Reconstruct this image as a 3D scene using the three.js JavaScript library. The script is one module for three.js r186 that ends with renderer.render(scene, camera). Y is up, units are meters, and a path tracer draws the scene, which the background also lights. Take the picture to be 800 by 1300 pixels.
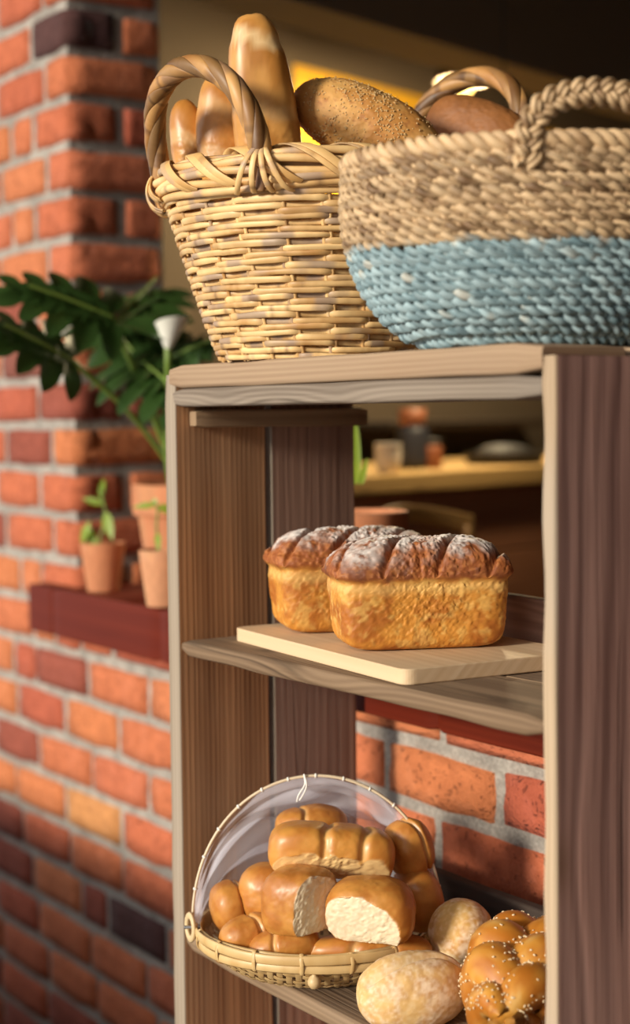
import * as THREE from 'three';
import { mergeGeometries, mergeVertices } from 'three/addons/utils/BufferGeometryUtils.js';

// ---------------------------------------------------------------- camera, sky, sun, exposure
const scene = new THREE.Scene();
const renderer = new THREE.WebGLRenderer({ antialias: true });
renderer.toneMapping = THREE.LinearToneMapping;
renderer.toneMappingExposure = 1.15;
renderer.shadowMap.enabled = true;

const FPX = 2013.8, EYE = new THREE.Vector3(1.435, 1.45, 1.0);
const RIGHT = new THREE.Vector3(0.56609218, -0.01085873, -0.82427043).normalize();
const UPV = new THREE.Vector3(-0.04344337, 0.99813073, -0.04298514).normalize();
const FWD = new THREE.Vector3(-0.8231964, -0.06014264, -0.56456226).normalize();
const camera = new THREE.PerspectiveCamera(2 * Math.atan(650 / FPX) * 180 / Math.PI, 800 / 1300, 0.05, 60);
camera.position.copy(EYE);
camera.quaternion.setFromRotationMatrix(new THREE.Matrix4().makeBasis(RIGHT, UPV, FWD.clone().negate()));
camera.focus = 1.80;
camera.userData.fStop = 2.4;
// a pixel of the photograph gives a direction; the distance comes from a plane the thing touches or from its depth
function at(u, v, o) {
  const d = FWD.clone().addScaledVector(RIGHT, (u - 400) / FPX).addScaledVector(UPV, -(v - 650) / FPX);
  const t = o.depth !== undefined ? o.depth : o.x !== undefined ? (o.x - EYE.x) / d.x : o.y !== undefined ? (o.y - EYE.y) / d.y : (o.z - EYE.z) / d.z;
  return EYE.clone().addScaledVector(d, t);
}

// overcast sky: brighter towards the zenith, the same all round
{
  const W = 64, H = 32, data = new Float32Array(W * H * 4);
  for (let j = 0; j < H; j++) {
    const e = Math.max(0, Math.sin(((j + 0.5) / H - 0.5) * Math.PI)), L = 0.75 + 0.35 * e;
    for (let i = 0; i < W; i++) data.set([L * 1.0, L * 1.0, L * 1.03, 1], (j * W + i) * 4);
  }
  const sky = new THREE.DataTexture(data, W, H, THREE.RGBAFormat, THREE.FloatType);
  sky.mapping = THREE.EquirectangularReflectionMapping; sky.magFilter = THREE.LinearFilter; sky.needsUpdate = true;
  scene.background = sky; scene.environment = sky;
  scene.environmentIntensity = 1.0; scene.backgroundIntensity = 1.0;
}
const sun = new THREE.DirectionalLight(new THREE.Color().setRGB(1.0, 0.90, 0.76), 3.6);
{
  const az = 5 * Math.PI / 180, el = 15 * Math.PI / 180;
  sun.target.position.set(-0.2, 1.2, -0.2);
  sun.position.set(-0.2 + 8 * Math.sin(az) * Math.cos(el), 1.2 + 8 * Math.sin(el), -0.2 + 8 * Math.cos(az) * Math.cos(el));
  sun.shadow.radius = 20; sun.shadow.mapSize.set(4096, 4096);
  Object.assign(sun.shadow.camera, { left: -3, right: 3, top: 3, bottom: -3, near: 0.5, far: 16 });
  scene.add(sun, sun.target);
}

// ---------------------------------------------------------------- helpers
function rngOf(seed) { let s = seed * 2654435761 >>> 0; return () => { s = (s + 0x6d2b79f5) | 0; let t = Math.imul(s ^ (s >>> 15), 1 | s); t = (t + Math.imul(t ^ (t >>> 7), 61 | t)) ^ t; return ((t ^ (t >>> 14)) >>> 0) / 4294967296; }; }
const TAB = (() => { const r = rngOf(77), a = new Float32Array(4096); for (let i = 0; i < 4096; i++) a[i] = r(); return a; })();
const hsh = (x, y, z) => TAB[((x * 73 ^ y * 179 ^ z * 283) + x * 31 + y * 57 + z * 101) & 4095];
function noise(x, y, z = 0) {
  const xi = Math.floor(x), yi = Math.floor(y), zi = Math.floor(z); let u = x - xi, v = y - yi, w = z - zi;
  u = u * u * (3 - 2 * u); v = v * v * (3 - 2 * v); w = w * w * (3 - 2 * w);
  const L = (a, b, t) => a + (b - a) * t;
  return L(L(L(hsh(xi, yi, zi), hsh(xi + 1, yi, zi), u), L(hsh(xi, yi + 1, zi), hsh(xi + 1, yi + 1, zi), u), v),
    L(L(hsh(xi, yi, zi + 1), hsh(xi + 1, yi, zi + 1), u), L(hsh(xi, yi + 1, zi + 1), hsh(xi + 1, yi + 1, zi + 1), u), v), w);
}
const fbm = (x, y, z = 0, o = 4) => { let s = 0, a = 0.5, t = 0; for (let i = 0; i < o; i++) { s += a * noise(x, y, z); t += a; a *= 0.5; x = x * 2.03 + 5.1; y = y * 2.03 + 1.7; z = z * 2.03 + 3.3; } return s / t; };
const clamp = (x, a = 0, b = 1) => Math.min(b, Math.max(a, x)), lerp = (a, b, t) => a + (b - a) * t;
const sstep = (a, b, x) => { const t = clamp((x - a) / (b - a)); return t * t * (3 - 2 * t); };
const mix3 = (a, b, t) => [lerp(a[0], b[0], t), lerp(a[1], b[1], t), lerp(a[2], b[2], t)];
const V = (x, y, z) => new THREE.Vector3(x, y, z);
const taken = new Set();
function numbered(n) { if (!taken.has(n)) { taken.add(n); return n; } for (let i = 1; ; i++) { const m = n + '_' + String(i).padStart(3, '0'); if (!taken.has(m)) { taken.add(m); return m; } } }
function thing(name, label, category, pos = [0, 0, 0], turn = 0, group) {
  const o = new THREE.Group(); o.name = numbered(name); o.position.set(...pos); o.rotation.y = turn; scene.add(o);
  o.userData = { label, category }; if (group) o.userData.group = group; return o;
}
function struct(name, label) { const o = new THREE.Group(); o.name = name; o.userData = { kind: 'structure', label }; scene.add(o); return o; }
function part(name, geo, mat, parent, extra) { const m = new THREE.Mesh(geo, mat); m.name = name; parent.add(m); if (extra) Object.assign(m.userData, extra); return m; }
function lin(r, g, b) { return new THREE.Color().setRGB(r, g, b); }
const std = (c, rough = 0.8, o = {}) => new THREE.MeshStandardMaterial({ color: Array.isArray(c) ? lin(...c) : c, roughness: rough, ...o });
function tex(w, h, fn, srgb = false, wrap = THREE.MirroredRepeatWrapping) {
  const d = new Uint8Array(w * h * 4);
  for (let j = 0; j < h; j++) for (let i = 0; i < w; i++) { const c = fn(i, j), k = (j * w + i) * 4; d[k] = clamp(c[0]) * 255; d[k + 1] = clamp(c[1]) * 255; d[k + 2] = clamp(c[2]) * 255; d[k + 3] = 255; }
  const t = new THREE.DataTexture(d, w, h); t.magFilter = THREE.LinearFilter; t.minFilter = THREE.LinearFilter; t.wrapS = t.wrapT = wrap; if (srgb) t.colorSpace = THREE.SRGBColorSpace; t.needsUpdate = true; return t;
}
const toS = (x) => x <= 0.0031308 ? 12.92 * x : 1.055 * Math.pow(x, 1 / 2.4) - 0.055;
// wood: one texture covers WOOD_W x WOOD_L metres of a board, grain along v
const WOOD_W = 0.3, WOOD_L = 1.5;
function wood(seed, cols, o = {}) {
  const w = o.w || 384, h = o.h || 1024, r = rngOf(seed), knots = [], val = new Float32Array(w * h), rg = new Float32Array(w * h);
  for (let k = 0; k < (o.knots ?? 4); k++) knots.push([r() * WOOD_W, r() * WOOD_L, 0.006 + r() * 0.012]);
  if (o.knotAt) knots.push(...o.knotAt);
  const sx = seed * 13.7, ring = o.ring || 90, bumps = new Float32Array(w * h);
  const m = tex(w, h, (i, j) => {
    const X = i / w * WOOD_W, Y = j / h * WOOD_L; let wx = X + 0.02 * (fbm(X * 6 + sx, Y * 1.3, 1, 2) - 0.5) + (o.sway || 0) * (fbm(X * 3 + sx, Y * 2.2, 2, 2) - 0.5), kn = 0;
    for (const [kx, ky, kr] of knots) { const dx = (X - kx), dy = (Y - ky) * 0.42, q = Math.hypot(dx, dy) / kr; wx += dx * 1.1 * Math.exp(-q * q * 0.16); kn = Math.max(kn, Math.exp(-q * q * 1.6)); }
    const rings = 0.5 + 0.5 * Math.sin(wx * ring * 6.28 + 4 * fbm(wx * 20, Y * 0.8, 3, 2)), fib = fbm(X * 420 + sx, Y * 9, 5, 2), streak = fbm(wx * 60 + sx, Y * 1.6, 7, 3), patch = fbm(X * 9 + sx, Y * 4, 9, 3);
    let t = 0.30 * rings + 0.25 * fib + 0.45 * sstep(0.25, 0.75, streak);
    let c = mix3(cols[0], cols[1], clamp(t)); c = mix3(c, cols[2], sstep(0.42, 0.75, patch) * (o.patch ?? 0.6)); c = mix3(c, cols[3] || cols[0].map((x) => x * 0.45), kn * 0.85);
    const crack = sstep(0.035, 0.0, Math.abs(fbm(wx * 38 + sx + 40, Y * 0.9, 11, 3) - 0.5)) * sstep(0.5, 0.62, fbm(X * 14 + sx, Y * 3 + 9, 4, 2)) * (o.crack ?? 0.6);
    c = mix3(c, cols[0].map((x) => x * 0.35), crack);
    bumps[j * w + i] = clamp(0.3 + 0.4 * t + 0.2 * fib - 0.5 * crack);
    return c.map(toS);
  }, true);
  const b = tex(w, h, (i, j) => { const q = bumps[j * w + i]; return [q, q, q]; });
  return new THREE.MeshPhysicalMaterial({ specularIntensity: o.spec ?? 0.6, map: m, bumpMap: b, bumpScale: o.bump ?? 0.0012, roughness: o.rough ?? 0.8 });
}
// a sawn board along an axis, with softened and slightly uneven edges; edgeSides: which sides wear the second material
function board(axis, min, max, o = {}) {
  const A = { x: [0, 1, 2], y: [1, 2, 0], z: [2, 0, 1] }[axis], [L, P, Q] = A, r = o.r ?? 0.003, wob = o.wob ?? 0.0008, N = o.n ?? 20, seed = o.seed ?? 1;
  const cp = (min[P] + max[P]) / 2, cq = (min[Q] + max[Q]) / 2, hp = (max[P] - min[P]) / 2, hq = (max[Q] - min[Q]) / 2, ring = [];
  for (const [sp, sq, a0] of [[1, 1, 0], [-1, 1, 1], [-1, -1, 2], [1, -1, 3]]) for (let k = 0; k < 4; k++) { const a = (a0 + k / 3) * Math.PI / 2; ring.push([sp * (hp - r) + r * Math.cos(a), sq * (hq - r) + r * Math.sin(a)]); }
  const M = ring.length, pos = [], uv = [], per = [0], off = [(seed * 0.37) % 1, (seed * 0.61) % 1], groups = [[], []];
  for (let i = 0; i < M; i++) { const a = ring[i], b = ring[(i + 1) % M]; per.push(per[i] + Math.hypot(a[0] - b[0], a[1] - b[1])); }
  for (let j = 0; j <= N; j++) {
    const s = j / N, l = lerp(min[L], max[L], s), e = Math.min(1, Math.min(j, N - j) + 0.4 * 0 + (j === 0 || j === N ? 0 : 1)), shr = j === 0 || j === N ? r * 0.8 : 0;
    for (let i = 0; i <= M; i++) {
      const [p, q] = ring[i % M], n1 = (noise(l * 14 + seed * 3, p * 30 + seed, q * 30) - 0.5) * 2 * wob, k1 = hp > 1e-6 ? (hp - shr) / hp : 1, k2 = (hq - shr) / hq, v = [0, 0, 0];
      v[L] = l; v[P] = cp + (p + Math.sign(p) * n1) * k1; v[Q] = cq + (q + Math.sign(q) * n1) * k2; pos.push(...v);
      uv.push(per[i] / WOOD_W + off[0], (l - min[L]) / WOOD_L + off[1]);
    }
  }
  const row = M + 1;
  for (let j = 0; j < N; j++) for (let i = 0; i < M; i++) {
    const a = j * row + i, b = a + 1, c = a + row, d = c + 1; const p = ring[i], q = ring[(i + 1) % M], dp = (p[0] + q[0]) / 2 / hp, dq = (p[1] + q[1]) / 2 / hq;
    let g = 0; if (o.edge) { const ax = 'xyz'.indexOf(o.edge[1]), sg = o.edge[0] === '+' ? 1 : -1; const t = ax === P ? dp * sg : ax === Q ? dq * sg : 0; if (t > 0.985 || (ax === Q && t > 1 - 1.1 * r / hq) || (ax === P && t > 1 - 1.1 * r / hp)) g = 1; }
    groups[g].push(a, b, c, b, d, c);
  }
  for (const end of [0, 1]) {
    const base = pos.length / 3, s = end ? N * row : 0; const cc = [0, 0, 0]; cc[L] = end ? max[L] : min[L]; cc[P] = cp; cc[Q] = cq; pos.push(...cc); uv.push(0.5, 0.5);
    for (let i = 0; i < M; i++) { pos.push(pos[(s + i) * 3], pos[(s + i) * 3 + 1], pos[(s + i) * 3 + 2]); uv.push(0.5 + ring[i][0] / WOOD_W, 0.5 + ring[i][1] / WOOD_L * 0.2); }
    for (let i = 0; i < M; i++) { const a = base + 1 + i, b = base + 1 + (i + 1) % M; end ? groups[0].push(base, a, b) : groups[0].push(base, b, a); }
  }
  const g = new THREE.BufferGeometry(); g.setAttribute('position', new THREE.Float32BufferAttribute(pos, 3)); g.setAttribute('uv', new THREE.Float32BufferAttribute(uv, 2));
  g.setIndex([...groups[0], ...groups[1]]); g.addGroup(0, groups[0].length, 0); if (groups[1].length) g.addGroup(groups[0].length, groups[1].length, 1); g.computeVertexNormals();
  return g;
}
function addBoard(name, parent, axis, min, max, mat, o) { const g = board(axis, min, max, o); if (!Array.isArray(mat)) g.clearGroups(); return part(name, g, mat, parent, o?.label ? { label: o.label } : undefined); }
// a strand swept along points, oval in section: half width hw along the surface, half thickness ht along the normal
function sweep(pts, nrm, hw, ht, o = {}) {
  const n = pts.length, R = o.r ?? 6, closed = !!o.closed, pos = [], nor = [], col = [], idx = [], T = V(0, 0, 0), B = V(0, 0, 0), N = V(0, 0, 0), p = V(0, 0, 0);
  const W = typeof hw === 'function' ? hw : () => hw, H = typeof ht === 'function' ? ht : () => ht;
  for (let i = 0; i < n; i++) {
    const a = pts[closed ? (i - 1 + n) % n : Math.max(0, i - 1)], b = pts[closed ? (i + 1) % n : Math.min(n - 1, i + 1)]; T.subVectors(b, a).normalize();
    N.copy(nrm[i]); N.addScaledVector(T, -N.dot(T)).normalize(); B.crossVectors(T, N);
    const t = i / (n - 1), w = W(t, i), h = H(t, i), c = o.color ? o.color(t, i, pts[i]) : null;
    for (let k = 0; k < R; k++) { const q = k / R * Math.PI * 2, cs = Math.cos(q), sn = Math.sin(q); p.copy(pts[i]).addScaledVector(N, h * cs).addScaledVector(B, w * sn); pos.push(p.x, p.y, p.z); p.set(0, 0, 0).addScaledVector(N, cs / h).addScaledVector(B, sn / w).normalize(); nor.push(p.x, p.y, p.z); if (c) { const m = o.fibre ? 1 - o.fibre * TAB[(k * 37 + i * 0 + (o.fs | 0) * 13) & 4095] : 1; col.push(c[0] * m, c[1] * m, c[2] * m); } }
  }
  const m = closed ? n : n - 1;
  for (let i = 0; i < m; i++) for (let k = 0; k < R; k++) { const a = i * R + k, b = i * R + (k + 1) % R, c = ((i + 1) % n) * R + k, d = ((i + 1) % n) * R + (k + 1) % R; idx.push(a, b, c, b, d, c); }
  if (!closed) for (const e of [0, n - 1]) for (let k = 1; k < R - 1; k++) e ? idx.push(e * R, e * R + k, e * R + k + 1) : idx.push(0, k + 1, k);
  const g = new THREE.BufferGeometry(); g.setAttribute('position', new THREE.Float32BufferAttribute(pos, 3)); g.setAttribute('normal', new THREE.Float32BufferAttribute(nor, 3)); if (col.length) g.setAttribute('color', new THREE.Float32BufferAttribute(col, 3)); g.setIndex(idx); 
  return g;
}
function tube(points, rad, o = {}) {   // round tube through points
  const c = new THREE.CatmullRomCurve3(points, !!o.closed), n = o.n ?? 24, pts = c.getPoints(n), fr = c.computeFrenetFrames(n, !!o.closed), nr = fr.normals;
  return sweep(pts, nr, typeof rad === 'function' ? rad : rad, typeof rad === 'function' ? rad : rad, { r: o.r ?? 7, color: o.color });
}
const VC = (rough = 0.7, o = {}) => new THREE.MeshPhysicalMaterial({ vertexColors: true, roughness: rough, ...o });
function lathe(prof, seg = 40) { return new THREE.LatheGeometry(prof.map(([x, y]) => new THREE.Vector2(x, y)), seg); }

// ---------------------------------------------------------------- materials
const M = {
  darkPlank: wood(3, [[0.1867, 0.0833, 0.0362], [0.6177, 0.3304, 0.1568], [0.4309, 0.2586, 0.1448], [0.0862, 0.0517, 0.0362]], { ring: 130, knots: 2, bump: 0.001 }),
  greyPlank: wood(5, [[0.1605, 0.0858, 0.0608], [0.4565, 0.2766, 0.1948], [0.3457, 0.2296, 0.1826], [0.083, 0.0553, 0.0457]], { ring: 70, knots: 2 }),
  purplePlank: wood(8, [[0.1595, 0.078, 0.0633], [0.6024, 0.3544, 0.2903], [0.4253, 0.2764, 0.2381], [0.2126, 0.1134, 0.0744]], { ring: 42, knots: 3, sway: 0.16, patch: 0.35, knotAt: [[0.10, 0.55, 0.014], [0.06, 0.95, 0.010]], crack: 0.8 }),
  sapwood: wood(11, [[0.30, 0.21, 0.13], [0.55, 0.42, 0.28], [0.42, 0.35, 0.27], [0.2, 0.12, 0.06]], { ring: 120, knots: 1 }),
  paleEdge: wood(12, [[0.221, 0.17, 0.119], [0.391, 0.323, 0.2465], [0.306, 0.2805, 0.2465], [0.1275, 0.085, 0.051]], { ring: 120, knots: 1 }),
  paleTop: wood(14, [[0.1872, 0.1008, 0.0504], [0.432, 0.3024, 0.1872], [0.3456, 0.2592, 0.18], [0.144, 0.054, 0.0216]], { ring: 170, knots: 12, patch: 0.3 }),
  greyRail: wood(16, [[0.0992, 0.0713, 0.0506], [0.31, 0.2542, 0.196], [0.2294, 0.2015, 0.1676], [0.062, 0.0372, 0.0221]], { ring: 180, knots: 10, patch: 0.4 }),
  shelfWood: wood(18, [[0.135, 0.0828, 0.0468], [0.342, 0.234, 0.1395], [0.243, 0.18, 0.126], [0.09, 0.054, 0.0315]], { ring: 150, knots: 6, patch: 0.4 }),
  warmBatten: wood(21, [[0.20, 0.115, 0.058], [0.40, 0.26, 0.14], [0.34, 0.24, 0.15], [0.1, 0.05, 0.03]], { ring: 90, knots: 3 }),
  boardWood: wood(23, [[0.60, 0.42, 0.235], [0.76, 0.58, 0.37], [0.70, 0.52, 0.31], [0.5, 0.3, 0.15]], { ring: 60, knots: 0, crack: 0, bump: 0.0002, rough: 0.6 }),
  sill: wood(25, [[0.075, 0.0081, 0.0031], [0.1625, 0.0225, 0.0087], [0.125, 0.0158, 0.0063], [0.0438, 0.0067, 0.0035]], { ring: 70, knots: 0, crack: 0.1, bump: 0.0003, rough: 0.5, spec: 0.25 }),
  counter: wood(28, [[0.26, 0.10, 0.05], [0.46, 0.20, 0.10], [0.36, 0.15, 0.075], [0.05, 0.02, 0.01]], { ring: 60, knots: 9, w: 256, h: 512 }),
  counterTop: wood(29, [[0.5, 0.3, 0.1], [0.7, 0.45, 0.18], [0.6, 0.38, 0.14]], { ring: 60, knots: 1, w: 256, h: 512 }),
  ebony: wood(31, [[0.03, 0.022, 0.018], [0.06, 0.042, 0.032], [0.05, 0.036, 0.03]], { ring: 60, knots: 2, w: 256, h: 512 }),
  wicker: VC(0.5, { clearcoat: 0.15, clearcoatRoughness: 0.5 }),
  grass: VC(0.62),
  bamboo: VC(0.45, { clearcoat: 0.15, clearcoatRoughness: 0.4 }),
  crust: VC(0.62),
  glaze: VC(0.42, { clearcoat: 0.25, clearcoatRoughness: 0.35 }),
  seed: std([0.78, 0.62, 0.38], 0.6),
};

// ---------------------------------------------------------------- brick wall with the window opening
const WZ = -0.352, CORNER = -1.36, PITCH = 0.0892, MORT = 0.017, Y0 = 1.45 + 0.703 - 24 * PITCH;   // course joints at Y0 + k * PITCH
const brickTex = tex(512, 512, (i, j) => {
  const x = i / 512 * 6, y = j / 512 * 6, a = fbm(x * 3, y * 3, 1, 4), b = fbm(x * 22, y * 22, 2, 3), pit = sstep(0.70, 0.78, fbm(x * 9, y * 9, 4, 3)), pale = sstep(0.60, 0.75, fbm(x * 2.2, y * 2.2, 7, 4));
  let c = mix3([0.78, 0.74, 0.72], [1.0, 1.0, 1.0], a * 0.7 + b * 0.5); c = mix3(c, [0.5, 0.45, 0.42], pit * 0.45); c = mix3(c, [1.0, 1.05, 1.15], pale * 0.35); return c;
});
const brickBump = tex(512, 512, (i, j) => { const x = i / 512 * 6, y = j / 512 * 6, q = 0.4 * fbm(x * 5, y * 5, 1, 4) + 0.5 * fbm(x * 22, y * 22, 2, 3) - 0.5 * sstep(0.70, 0.78, fbm(x * 9, y * 9, 4, 3)); return [q, q, q]; });
brickTex.colorSpace = THREE.SRGBColorSpace;
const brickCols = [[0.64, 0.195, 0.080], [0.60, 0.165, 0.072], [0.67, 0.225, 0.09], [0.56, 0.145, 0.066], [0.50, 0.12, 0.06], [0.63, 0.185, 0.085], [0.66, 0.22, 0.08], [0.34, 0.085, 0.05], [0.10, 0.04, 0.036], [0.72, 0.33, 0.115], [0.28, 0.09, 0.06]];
const brickMats = brickCols.map((c) => std(c, 0.92, { map: brickTex, bumpMap: brickBump, bumpScale: 0.004 }));
const brickGeos = new Map();
function brickGeo(w, h, d, variant) {
  const key = [Math.round(w * 200), variant].join(); if (brickGeos.has(key)) return brickGeos.get(key);
  const ww = Math.round(w * 200) / 200, g = new THREE.BoxGeometry(ww, h, d, 5, 3, 2), p = g.attributes.position, uv = g.attributes.uv, nn = g.attributes.normal, rr = 0.007, R = rngOf(variant * 91 + Math.round(w * 1000));
  const ox = R() * 6, oy = R() * 6;
  for (let i = 0; i < p.count; i++) {
    let x = p.getX(i), y = p.getY(i), z = p.getZ(i); uv.setXY(i, (x + (Math.abs(nn.getX(i)) > 0.5 ? z : 0)) / 0.35 + ox, (y + (Math.abs(nn.getY(i)) > 0.5 ? z : 0)) / 0.35 + oy);
    const ex = clamp(Math.abs(x), 0, ww / 2 - rr), ey = clamp(Math.abs(y), 0, h / 2 - rr), ez = clamp(Math.abs(z), 0, d / 2 - rr), v = V(Math.abs(x) - ex, Math.abs(y) - ey, Math.abs(z) - ez); if (v.length() > 1e-6) v.setLength(Math.min(v.length(), rr) === v.length() ? v.length() * (v.length() > rr ? 1 : 0.8) : rr);
    x = Math.sign(x) * (ex + v.x); y = Math.sign(y) * (ey + v.y); z = Math.sign(z) * (ez + v.z);
    const k = 55, a = 0.0085; x += (noise(x * k + variant * 7, y * k, z * k) - 0.5) * a; y += (noise(x * k, y * k + variant * 5, z * k + 9) - 0.5) * a; z += (noise(x * k + 3, y * k, z * k + variant * 3) - 0.5) * a * 0.8;
    p.setXYZ(i, x, y, z);
  }
  g.deleteAttribute('normal'); g.computeVertexNormals(); // smooth within each face
  const q = g.attributes.normal, acc = new Map(); for (let i = 0; i < p.count; i++) { const s = p.getX(i).toFixed(5) + p.getY(i).toFixed(5) + p.getZ(i).toFixed(5); if (!acc.has(s)) acc.set(s, V(0, 0, 0)); acc.get(s).add(V(q.getX(i), q.getY(i), q.getZ(i))); }
  for (let i = 0; i < p.count; i++) { const s = p.getX(i).toFixed(5) + p.getY(i).toFixed(5) + p.getZ(i).toFixed(5), n = acc.get(s).clone().normalize(); q.setXYZ(i, n.x, n.y, n.z); }
  brickGeos.set(key, g); return g;
}
const mortarTex = tex(256, 256, (i, j) => { const x = i / 25, y = j / 25, a = fbm(x, y, 1, 4), b = fbm(x * 9, y * 9, 2, 2), q = 0.72 + 0.28 * a + 0.25 * (b - 0.5); return [q, q, q]; }, true);
const mortar = std([0.45, 0.415, 0.36], 0.95, { map: mortarTex, bumpMap: mortarTex, bumpScale: 0.006 });
function uvBox(w, h, d) { const g = new THREE.BoxGeometry(w, h, d), p = g.attributes.position, n = g.attributes.normal, u = g.attributes.uv; for (let i = 0; i < p.count; i++) Math.abs(n.getX(i)) > 0.5 ? u.setXY(i, p.getZ(i) * 3, p.getY(i) * 3) : Math.abs(n.getY(i)) > 0.5 ? u.setXY(i, p.getX(i) * 3, p.getZ(i) * 3) : u.setXY(i, p.getX(i) * 3, p.getY(i) * 3); return g; }
function slab(name, min, max, mat, parent) { const m = part(name, uvBox(max[0] - min[0], max[1] - min[1], max[2] - min[2]), mat, parent); m.position.set((min[0] + max[0]) / 2, (min[1] + max[1]) / 2, (min[2] + max[2]) / 2); return m; }
const SILL_TOP = 1.126, SILL_BOT = 1.034, PROUD = 0.008;
const wallLeft = struct('wall_left', 'orange red brick pier beside the window opening'), wallBack = struct('wall_back', 'orange red brick wall below the window sill');
slab('mortar', [-2.9, 0, -0.56], [CORNER - PROUD, 3.3, WZ - PROUD], mortar, wallLeft);
slab('mortar', [CORNER - PROUD, 0, -0.56], [1.6, SILL_BOT, WZ - PROUD], mortar, wallBack);
{
  const R = rngOf(5), put = (parent, x0, x1, k, z, face, yaw, top) => {
    const h = PITCH - MORT, w = x1 - x0, g = brickGeo(w, h, 0.06, Math.floor(R() * 5)), ci = R() < 0.88 ? Math.floor(R() * 7) : 7;
    const m = part('brick', g, brickMats[R() < 0.012 ? 8 : ci], parent); const y = Y0 + k * PITCH + PITCH / 2 + (R() - 0.5) * 0.004, c = (x0 + x1) / 2;
    if (yaw) { m.position.set(z - 0.03 + (R() - 0.5) * 0.004, y, c); m.rotation.y = Math.PI / 2; } else m.position.set(c, y, z - 0.03 + (R() - 0.5) * 0.004);
    m.rotation.z = (R() - 0.5) * 0.02; m.scale.set(w / (Math.round(w * 200) / 200), 1, 1);
    if (top) { const y0 = Y0 + k * PITCH + MORT / 2; m.position.y = (y0 + top) / 2; m.scale.y = (top - y0) / h; }   // a course cut off under the sill
    return m;
  };
  const kTop = Math.floor((2.70 - Y0) / PITCH), kSill = Math.round((SILL_BOT - Y0) / PITCH) - 1, kLow = Math.max(0, Math.ceil((0.02 - Y0) / PITCH));
  for (let k = kLow; k <= kTop; k++) {
    // the pier: courses end at the corner with a header or a stretcher by turns
    let x = CORNER, first = true, corner = null; const odd = k & 1;
    const below = Y0 + (k + 1) * PITCH < SILL_BOT + 0.03;
    if (!below) {
      if (Y0 + k * PITCH < SILL_BOT) for (let xx = 0.25 + 0.245; xx > CORNER; xx -= 0.245) put(wallBack, Math.max(CORNER + 0.01, xx - 0.245) + MORT / 2, xx - MORT / 2, k, WZ, 0, 0, SILL_BOT - 0.002);
      while (x > -2.05) { const L = first ? (odd ? 0.105 : 0.165) : R() < 0.22 ? 0.105 : 0.232 + (R() - 0.5) * 0.02; const m = put(wallLeft, x - L + MORT / 2 + 0.002, x - (first ? 0 : MORT / 2 + 0.002), k, WZ, 0, 0); if (first) corner = m; x -= L; first = false; }
      // the reveal, one brick deep
      let z = WZ - 0.001; const parts = odd ? [0.205] : [0.115, 0.095]; if (Y0 + k * PITCH > SILL_TOP - 0.05) for (const L of parts) { const m = put(wallLeft, z - L + MORT / 2 - 0.0, z - (z > WZ - 0.01 ? 0.062 * 0 + 0.004 : MORT / 2), k, CORNER, 1, 1); if (z > WZ - 0.01) { m.material = corner.material; corner.userData.turned = m; } z -= L; }
    } else {
      let xx = ({ 9: 0.483, 10: 0.612, 11: 0.49 })[k] ?? 0.55 - (odd ? 0.11 : 0) - R() * 0.05;
      while (xx > -2.05) { const L = k >= 9 && k <= 11 && xx > -0.5 ? 0.245 : R() < 0.2 ? 0.112 : 0.232 + (R() - 0.5) * 0.025; put(xx - L / 2 < CORNER ? wallLeft : wallBack, xx - L + MORT / 2, xx - MORT / 2, k, WZ, 0, 0); xx -= L; }
    }
  }
}
// bricks whose colour stands out in the photograph
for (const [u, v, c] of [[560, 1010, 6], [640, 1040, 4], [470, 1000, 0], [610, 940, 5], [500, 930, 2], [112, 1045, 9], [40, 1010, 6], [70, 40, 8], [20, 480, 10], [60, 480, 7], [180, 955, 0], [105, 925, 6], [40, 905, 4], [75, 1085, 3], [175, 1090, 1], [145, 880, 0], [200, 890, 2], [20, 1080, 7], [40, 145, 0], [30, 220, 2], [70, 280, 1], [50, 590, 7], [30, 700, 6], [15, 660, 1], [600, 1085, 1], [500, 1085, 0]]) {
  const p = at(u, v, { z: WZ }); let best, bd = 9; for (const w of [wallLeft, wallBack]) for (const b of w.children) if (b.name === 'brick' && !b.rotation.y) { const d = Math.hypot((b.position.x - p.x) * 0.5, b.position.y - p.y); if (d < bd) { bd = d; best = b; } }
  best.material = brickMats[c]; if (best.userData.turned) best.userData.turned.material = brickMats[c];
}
for (const b of wallLeft.children) delete b.userData.turned;
// timber sill, blocks end to end
{
  const sill = struct('trim_1', 'polished red brown timber window sill'); const cuts = [-1.465, -0.93, -0.55, -0.18, 0.075, 0.35, 0.8, 1.5], tone = [M.sill, M.sill, M.sill, M.sill, M.sill, M.sill, M.sill];
  for (let i = 0; i + 1 < cuts.length; i++) {
    if (i === 0) { addBoard('sill_block', sill, 'x', [cuts[0], SILL_BOT, -0.345], [CORNER + 0.004, SILL_TOP, -0.297], M.sill, { seed: 1, wob: 0.0003, r: 0.004 }); addBoard('sill_block', sill, 'x', [CORNER + 0.004, SILL_BOT, -0.58], [cuts[1], SILL_TOP, -0.297], M.sill, { seed: 1, wob: 0.0003, r: 0.004 }); }
    else addBoard('sill_block', sill, 'x', [cuts[i], SILL_BOT, -0.58], [cuts[i + 1], SILL_TOP, -0.297], tone[i], { seed: i * 3 + 1, wob: 0.0003, r: 0.004 });
  }
}
// the pier's fellow and the lintel, out of frame, close the opening
slab('mortar', [1.6, 0, -0.56], [3.0, 3.3, WZ], mortar, struct('wall_right', 'brickwork at the far end of the window opening'));
{ const s = struct('trim_2', 'dark timber lintel over the window opening'); addBoard('lintel', s, 'x', [CORNER - 0.02, 2.45, -0.56], [1.62, 2.75, -0.355], M.ebony, { r: 0.004 }); }

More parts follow.
